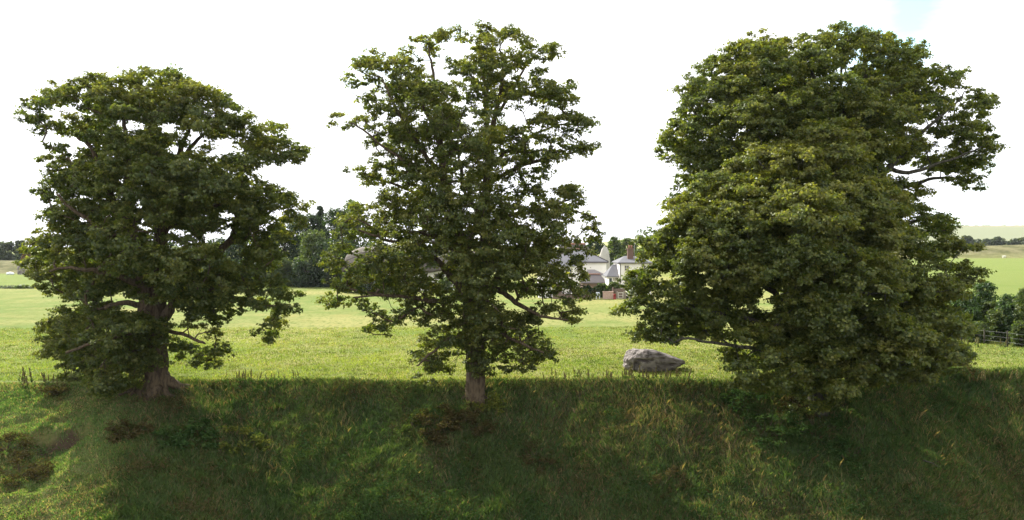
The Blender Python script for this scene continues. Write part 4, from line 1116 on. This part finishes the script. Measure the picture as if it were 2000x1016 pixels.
soft_tree(1230, 499, 168, 26, 'dark', 'clipped hedge directly left of the brick chimney', 'hedge', cat='hedge', low=0, trunk=False)
soft_tree(1175, 552, 113, 30, 'mid', 'low yellow-green garden bush in front of the dark outbuilding', 'garden_bush', cat='bush', low=0, trunk=False)
soft_tree(1199, 549, 111.5, 27, 'mid', 'round garden bush in front of the low wing of the white house', 'garden_bush', cat='bush', low=0, trunk=False)
soft_tree(1226, 556, 111.5, 26, 'mid', 'green garden bush under the window of the two-storey house', 'garden_bush', cat='bush', low=0, trunk=False)
soft_tree(1250, 552, 111, 30, 'dark', 'dark garden bush at the right end of the fence', 'garden_bush', cat='bush', low=0, trunk=False)
soft_tree(1146, 556, 113, 30, 'dark', 'dark garden bush left of the white garden chair', 'garden_bush', cat='bush', low=0, trunk=False)
soft_tree(872, 538, 124, 36, 'mid', 'low bush by the white wall of the thatched cottage', 'garden_bush', cat='bush', low=0, trunk=False)
soft_tree(728, 512, 122, 66, 'dark', 'dark round bush hiding the left end of the thatched cottage', 'garden_bush', cat='bush', low=0, trunk=False)
soft_tree(690, 522, 124, 50, 'mid', 'green bush at the left corner of the thatched cottage', 'garden_bush', cat='bush', low=0, trunk=False)
soft_tree(768, 536, 125, 40, 'dark', 'dark bush in front of the left half of the thatched cottage', 'garden_bush', cat='bush', low=0, trunk=False)

# far left
for px, top, d, w, k, lab in [(-6, 468, 268, 30, 'far', 'greyish tree cut by the left edge of the photo'),
    (14, 471, 262, 34, 'far', 'wide greyish tree near the left edge on the far bank'),
    (40, 469, 270, 22, 'far', 'dark grey tree just right of the wide far tree'),
    (53, 494, 258, 18, 'rust', 'rust-coloured small tree at the edge of the left crown')]:
    soft_tree(px, top, d, w, k, lab, low=.02, dens=1.2)
ordn = ['first', 'second', 'third', 'fourth', 'fifth', 'sixth', 'seventh', 'eighth', 'ninth']
for i, (px, top, w) in enumerate([(-8, 558, 40), (20, 557, 34), (44, 556, 36), (70, 558, 32)]):
    soft_tree(px, top, 137, w, 'grey' if i % 2 else 'mid', ordn[i] + ' low grey-green shrub from the left edge in the row across the field', 'shrub', 'low shrubs in a row across the left field', cat='shrub', low=0, trunk=False)
# right: hedgerow beyond the henge bank, ridge trees
labs = ['far hedgerow tree behind the rough bank']
for i, (px, top, w) in enumerate([(1868, 466, 26), (1888, 460, 24), (1908, 467, 22), (1926, 466, 22), (1947, 462, 28), (1966, 470, 24), (1984, 465, 26), (2006, 461, 26), (2028, 464, 26)]):
    soft_tree(px, top, 480 + 6 * (i % 3), w, 'far', ordn[i] + ' grey-green tree from the left in the far hedgerow behind the rough bank', 'tree', 'trees of the far hedgerow at the right', low=0, dens=1.2)
for i, (px, top, w) in enumerate([(1866, 443, 12), (1876, 441, 12), (1887, 444, 10), (1905, 444.5, 10), (1921, 442.5, 11), (1929, 443.5, 10), (1960, 445, 8), (1982, 444.5, 12), (1995, 443.5, 14)]):
    soft_tree(px, top, 1120, w, 'far', ordn[i] + ' tiny dark tree from the left on the skyline of the distant hill', 'tree', 'trees on the skyline of the distant hill', low=0, trunk=False)
# right hedge near
hg = [(1800, 612, 66, 70, 'dark', 'dark hedge bush behind the drooping right branches'),
 (1845, 590, 65, 66, 'dark', 'dark hedge bush at the left end of the visible hedge'),
 (1884, 566, 64, 58, 'nettle', 'upright hedge bush with spiky top beside the right crown'),
 (1922, 548, 66, 56, 'nettle', 'tallest hedge bush, left of the right edge'),
 (1950, 600, 61, 50, 'mid', 'lower pale hedge bush in front of the tallest one'),
 (1978, 572, 62, 60, 'nettle', 'rounded leafy hedge bush near the right edge'),
 (2012, 560, 60, 60, 'mid', 'hedge bush cut by the right edge of the photo'),
 (1996, 625, 57.6, 40, 'mid', 'low leafy bush by the fence post at the right edge')]
hg += [(1865, 610, 63.5, 36, 'mid', 'small pale bush between the two left hedge bushes'),
 (1902, 598, 62.5, 34, 'nettle', 'narrow bush under the spiky hedge bush'),
 (1935, 586, 63.5, 30, 'mid', 'thin pale bush left of the lower pale hedge bush'),
 (1966, 596, 60.5, 30, 'nettle', 'narrow green bush right of the lower pale hedge bush'),
 (1912, 625, 60.5, 44, 'mid', 'low straggling bush against the fence wires')]
for px, top, d, w, k, lab in hg: soft_tree(px, top, d, w, k, lab, 'hedge_bush', cat='bush', low=0, dens=1.2, leafk=.85)

# wire fence at the right
fe = empty('wire_fence', (0, 0, 0), 'old wire stock fence with wooden posts running below the right hedge', 'fence')
pts = []
for t in np.linspace(0, 1, 6):
    d = 65.0 - 9.4 * t; px = 1790 + 225 * t; x = XP(px, d); pts.append((x, d, H(x, d)))
for i, (x, y, z) in enumerate(pts):
    T = Tubes(); lx = random.uniform(-.05, .05)
    T.chain([(x, y, z - .3), (x + lx * .5, y, z + .6), (x + lx, y, z + 1.25)], [.06, .055, .05], 8)
    link('post', T.mesh('post'), bark_grey_m, fe)
for hh in (.35, .72, 1.1):
    T = Tubes(); T.chain([(x, y - .08, z + hh) for x, y, z in pts], [.006] * len(pts), 4)
    link('wire', T.mesh('wire'), metal_m, fe)

# garden boundary by the village
d = 109.0
def gz(px, dd=109.0): return H(XP(px, dd), dd)
w = box('garden_wall', [(XP(1178, d), XP(1198, d), d, d + .35, gz(1180) - .3, ZP(1180, 571, d)), (XP(1178, d) - .05, XP(1198, d) + .05, d - .05, d + .4, ZP(1180, 571, d) + .003, ZP(1180, 570, d) + .05)], wallstone_m)
tag(w, 'low pale pink brick garden wall left of the red post', 'wall')
w = box('garden_wall', [(XP(1198.5, d), XP(1224, d), d + 1.5, d + 1.9, gz(1180) - .3, ZP(1210, 565, d)), (XP(1198.5, d), XP(1200.5, d), d + 1.2, d + 1.495, gz(1180) - .3, ZP(1210, 562, d))], darkstone_m)
tag(w, 'darker brown garden wall behind the small pale gate', 'wall')
w = box('garden_wall', [(XP(1080, d), XP(1160, d), d + .6, d + .95, gz(1100) - .3, ZP(1100, 575, d))], darkstone_m)
tag(w, 'low garden wall in front of the bright white cottage', 'wall')
gt = empty('garden_gate', (0, 0, 0), 'small pale wooden field gate between posts in front of the house', 'gate')
x0, x1 = XP(1207.5, d), XP(1217.5, d); z0 = gz(1210)
box('gate_frame', [(x0, x0 + .1, d, d + .06, z0 + .1, z0 + 1.0), (x1 - .1, x1, d, d + .06, z0 + .1, z0 + 1.0), (x0 + .1, x1 - .1, d, d + .06, z0 + .88, z0 + 1.0), (x0 + .1, x1 - .1, d, d + .06, z0 + .1, z0 + .2), (x0 + .1, x1 - .1, d + .003, d + .057, z0 + .5, z0 + .58)], palewood_m, gt)
for px in (1206, 1219):
    box('gate_post', [(XP(px, d) - .07, XP(px, d) + .07, d - .02, d + .12, z0 - .2, z0 + 1.15)], wood_m, gt)
gf = empty('rail_fence', (0, 0, 0), 'short wooden rail fence with a sloping rail right of the pale gate', 'fence')
pl = [(1222, 109.0, 1.35), (1229.5, 106.5, 1.0), (1240, 106.8, 1.0), (1250, 107.0, 1.0)]
for px, dd, hh in pl:
    x = XP(px, dd); z = H(x, dd)
    box('post', [(x - .07, x + .07, dd - .07, dd + .07, z - .2, z + hh)], wood_m, gf)
for (a, b) in zip(pl[:-1], pl[1:]):
    for q in (.92, .5):
        xa, xb = XP(a[0], a[1]), XP(b[0], b[1])
        bark_tube([(xa, a[1], H(xa, a[1]) + a[2] * q), (xb, b[1], H(xb, b[1]) + b[2] * q)], [.045, .045], 'rail', palewood_m if q > .6 else wood_m, gf)
d = 108.4; x = XP(1200.5, d); z = H(x, d)
T = Tubes(); T.chain([(x, d, z - .1), (x, d, z + .08), (x, d, z + .085), (x, d, z + .62), (x, d, z + .66), (x, d, z + .76), (x, d, z + .82)], [.24, .24, .19, .19, .23, .20, .05], 14)
o = link('red_bin', T.mesh('red_bin'), red_m); tag(o, 'small red bin standing at the corner of the pink garden wall', 'bin')
# white garden chair
d = 109.2; x = XP(1168, d); z = H(x, d)
ch = empty('garden_chair', (x, d, z), 'white garden chair on the grass left of the pink garden wall', 'chair')
box('seat', [(-.27, .27, -.25, .25, .42, .46)], plastic_m, ch, .01)
box('backrest', [(-.27, -.20, .24, .28, .46, .98), (.20, .27, .24, .28, .46, .98), (-.20, .20, .24, .28, .86, .98)] + [(-.16 + k * .12, -.09 + k * .12, .245, .275, .46, .86) for k in range(3)], plastic_m, ch)
for sx in (-.27, .21):
    for sy in (-.25, .2): box('leg', [(sx, sx + .06, sy, sy + .06, -.05, .42)], plastic_m, ch)
    box('armrest', [(sx, sx + .06, -.25, .24, .66, .70), (sx, sx + .06, -.25, -.2, .46, .66)], plastic_m, ch)

# a sheep on the far right field
d = 338.0; x = XP(1961, d); z = H(x, d)
pv = [((-.45, 0, .75), .30), ((-.15, 0, .78), .36), ((.2, 0, .78), .36), ((.48, 0, .82), .26), ((.66, 0, 1.0), .15), ((.84, 0, .98), .10)]
legs_ = [(.38, .15), (.38, -.15), (-.38, .15), (-.38, -.15)]
bmv = [p for p, r in pv]; rr_ = [r for p, r in pv]; ed = [(i, i + 1) for i in range(5)]
for lx, ly in legs_:
    b_ = len(bmv); src = 3 if lx > 0 else 0
    bmv += [(lx, ly, .5), (lx - .02, ly, .26), (lx, ly, 0)]; rr_ += [.11, .055, .05]; ed += [(src, b_), (b_, b_ + 1), (b_ + 1, b_ + 2)]
me = bpy.data.meshes.new('sheep'); me.from_pydata([(a * 1.2, b * 1.2, c_ * 1.2) for a, b, c_ in bmv], ed, [])
wool_m = plain('wool', (.72, .69, .62), (.58, .55, .48), 6)
sh = link('sheep', me, wool_m); sh.location = (x, d, z)
md = sh.modifiers.new('skin', 'SKIN')
for i, r_ in enumerate(rr_): me.skin_vertices[0].data[i].radius = (r_ * 1.2, r_ * 1.2)
me.skin_vertices[0].data[1].use_root = True
sh.modifiers.new('subsurf', 'SUBSURF').levels = 1
tag(sh, 'white sheep grazing at the foot of the far rough bank', 'sheep')

# ------------------------------------------------------------------ plants on and around the bank
def bush(px, py, d, rx, rz, kind, label, name, cat, n=14, leaf=.14, group=None, per=120, stems=True):
    p = P(px, py, d); x, y = p[0], p[1]; g = H(x, y)
    root = empty(name, (x, y, g), label, cat, group)
    cl = []
    T = Tubes()
    for i in range(n):
        a = rng.uniform(0, 6.283); r_ = rx * math.sqrt(rng.random()); cx, cy = math.cos(a) * r_, math.sin(a) * r_ * .7
        gg = H(x + cx, y + cy) - g; cz = gg + rz * rng.uniform(.25, 1.0) * (1.1 - .6 * (r_ / rx) ** 2)
        cl.append((cx, cy, cz, .34 * rng.uniform(.7, 1.3), .3, 1.0, rng.uniform(.15, .75)))
        if stems: T.chain([(0, 0, -.1), (cx * .6, cy * .6, cz * .6 + gg * .3), (cx, cy, cz)], [.018, .013, .006], 4, cap=False)
    PS, NS, SZ, CL = foliage(cl, None, kind, leaf * .95, per * 2)
    link('foliage', leaf_mesh('foliage', PS, NS, SZ, CL), weed_m, root)
    if stems: link('stems', T.mesh('stems'), bark_m, root)
def bank_d(px, py):
    """the distance at which the ray through this pixel meets the bank"""
    for d in np.arange(28, 60, .05):
        p = P(px, py, d)
        if H(p[0], p[1]) >= p[2]: return float(d)
    return 45.0
def bush_at(px, py, *a, **k): bush(px, py, bank_d(px, py), *a, **k)
bush_at(850, 845, 1.5, 1.0, 'brown', 'brownish bramble bush on the slope just left of the middle trunk', 'bramble_bush', 'bush', n=26)
bush_at(915, 830, 1.3, .8, 'brown', 'low brown bramble directly below the middle trunk', 'bramble_bush', 'bush', n=18)
bush_at(800, 840, .9, .6, 'mid', 'small green bush at the left end of the brown brambles', 'bush', 'bush', n=12)
bush_at(395, 855, 1.1, .7, 'nettle', 'bright green elder shoots below the right roots of the left tree', 'elder_shrub', 'shrub', n=16, leaf=.17)
bush_at(330, 860, .9, .5, 'nettle', 'green leafy shrub directly below the left trunk', 'elder_shrub', 'shrub', n=12, leaf=.16)
bush_at(255, 850, 1.0, .6, 'brown', 'dull brown-green bramble below the left roots of the left tree', 'bramble_bush', 'bush', n=14)
bush_at(470, 870, 1.2, .5, 'syc', 'low dark bush on the slope right of the elder shoots', 'bush', 'bush', n=14)
bush_at(1450, 800, 1.2, .7, 'nettle', 'tall nettle clump on the slope left of the right trunk', 'nettle_clump', 'nettles', n=20, leaf=.11)
bush_at(1500, 850, 1.5, .8, 'nettle', 'wide nettle clump below the right trunk on its left', 'nettle_clump', 'nettles', n=26, leaf=.11)
bush_at(1600, 850, 1.5, .8, 'nettle', 'wide nettle clump directly below the right trunk', 'nettle_clump', 'nettles', n=26, leaf=.11)
bush_at(1660, 905, 1.4, .6, 'nettle', 'lowest nettle clump, down the slope right of the right trunk', 'nettle_clump', 'nettles', n=22, leaf=.11)
bush_at(1560, 800, 1.0, .5, 'brown', 'brown leafy undergrowth at the foot of the right trunk', 'undergrowth', 'undergrowth', n=16)
bush_at(1300, 950, 1.1, .4, 'brown', 'low reddish-brown weed patch far down the slope', 'weed_patch', 'weeds', n=12, leaf=.1)
bush_at(1050, 905, 1.2, .45, 'brown', 'low brown weed patch on the slope right of the middle trunk', 'weed_patch', 'weeds', n=14, leaf=.1)
bush_at(40, 930, 1.6, .6, 'brown', 'brown bramble patch below the bare soil at the left edge', 'bramble_bush', 'bush', n=26, leaf=.1)
bush_at(15, 880, 1.1, .6, 'brown', 'brown bramble at the left edge beside the bare soil', 'bramble_bush', 'bush', n=18, leaf=.1)
bush_at(120, 770, 1.0, .5, 'brown', 'dry brownish weeds on the crest under the left tips of the left tree', 'weed_patch', 'weeds', n=14, leaf=.1)
bush_at(1890, 730, 1.0, .3, 'brown', 'flat brown weeds at the shadow edge near the right', 'weed_patch', 'weeds', n=10, leaf=.1)
bush_at(960, 800, .8, .5, 'syc', 'dark leafy sprouts in the hollow right of the middle trunk', 'bush', 'bush', n=10)
bush_at(1780, 660, 1.4, .9, 'mid', 'leafy bush under the right tips of the dense front tree', 'bush', 'bush', n=14)

# tall dock and thistle stalks along the crest: one built, the rest copies
def stalk_mesh(seed, h=.75):
    r_ = random.Random(seed); T = Tubes(); b = (r_.uniform(-.1, .1), r_.uniform(-.1, .1))
    T.chain([(0, 0, -.05), (b[0] * .4, b[1] * .4, h * .5), (b[0], b[1], h)], [.016, .012, .006], 5)
    for k in range(16):
        t = .35 + .65 * k / 16; a = r_.uniform(0, 6.3); l_ = .13 * (1.1 - t)
        p = np.array([b[0] * t, b[1] * t, h * t]); q = p + np.array([math.cos(a) * l_, math.sin(a) * l_, .09])
        T.chain([p, (p + q) / 2 + [0, 0, .01], q], [.022, .03, .012], 4)
    me = T.mesh('stalk')
    return me
dock_m = plain('dock_seed', (.13, .085, .035), (.13, .14, .045), 9, 1, .3)
def dock_plant(seed):
    me = stalk_mesh(seed); o = link('dock_plant', me, dock_m)
    n = 9; base = np.zeros((n, 3)); a = rng.uniform(0, 6.28, n)
    ln = rng.uniform(.10, .25, n); lean = np.stack([np.cos(a) * ln, np.sin(a) * ln, np.zeros(n)], 1)
    lm = blade_mesh('leaf', base, rng.uniform(.12, .3, n), rng.uniform(.05, .09, n), lean, palette('nettle', n, rng.uniform(.3, .8, n)))
    link('leaves', lm, grass_m, o); return o
protos = [dock_plant(s) for s in range(4)]
def put(o, px, py, s, label, group, first):
    d = bank_d(px, py); p = P(px, py, d)
    if first: c_ = o
    else:
        c_ = o.copy(); C.objects.link(c_)
        for k in o.children:
            kk = k.copy(); C.objects.link(kk); kk.parent = c_
    c_.location = (p[0], p[1], H(p[0], p[1])); c_.scale = (s, s, s); c_.rotation_euler = (rng.normal() * .12, rng.normal() * .12, rng.uniform(0, 6))
    tag(c_, label, 'plant', group); return c_
used = set()
def stalks(n, x0, x1, y0, y1, s0, s1, label, group):
    for _ in range(n):
        k = int(rng.integers(0, 4)); put(protos[k], rng.uniform(x0, x1), rng.uniform(y0, y1), rng.uniform(s0, s1), label, group, k not in used); used.add(k)
stalks(44, 1215, 1345, 737, 748, .45, .95, 'brown dock stalk standing on the crest in front of the fallen stone', 'dock stalks in front of the fallen stone')
stalks(26, 1060, 1212, 737, 748, .45, .9, 'brown dock stalk on the crest between the middle tree and the stone', 'dock stalks right of the middle tree')
stalks(22, 440, 600, 738, 748, .4, .85, 'green weed stalk on the crest right of the left tree', 'weed stalks right of the left tree')
stalks(14, 1870, 1995, 655, 690, .7, 1.2, 'dry brown stalk in the sunlit grass below the right fence', 'dry stalks below the right fence')
stalks(14, 30, 130, 742, 765, .6, 1.1, 'dry stalk on the crest at the left edge', 'dry stalks at the left edge')

# fallen branch on the lower right slope
d = bank_d(1805, 905); a = P(1802, 903, d); d2 = bank_d(1838, 922); b = P(1838, 922, d2)
a = np.array([a[0], a[1], H(a[0], a[1]) + .12]); b = np.array([b[0], b[1], H(b[0], b[1]) + .14])
T = Tubes(); mid_ = (a + b) / 2 + [0, 0, .08]
T.chain([a, mid_, b], [.035, .045, .02], 8); T.chain([mid_, mid_ + [.15, -.1, .10], mid_ + [.3, -.1, .12]], [.02, .014, .008], 5)
o = link('fallen_branch', T.mesh('fallen_branch'), bark_grey_m); tag(o, 'pale bare fallen branch lying on the lower right slope', 'branch')

# thin summer haze over the far land
hz = box('haze', [(-1560, 1760, -70, 2480, -14, 62)], None); hz['kind'] = 'stuff'
hm = bpy.data.materials.new('haze'); hm.use_nodes = True; t = hm.node_tree; t.nodes.clear()
ho = t.nodes.new('ShaderNodeOutputMaterial'); hv_ = t.nodes.new('ShaderNodeVolumePrincipled')
hv_.inputs['Color'].default_value = (.86, .92, 1, 1); hv_.inputs['Density'].default_value = .00006; hv_.inputs['Anisotropy'].default_value = .3
t.links.new(hv_.outputs[0], ho.inputs['Volume']); hz.data.materials.append(hm)
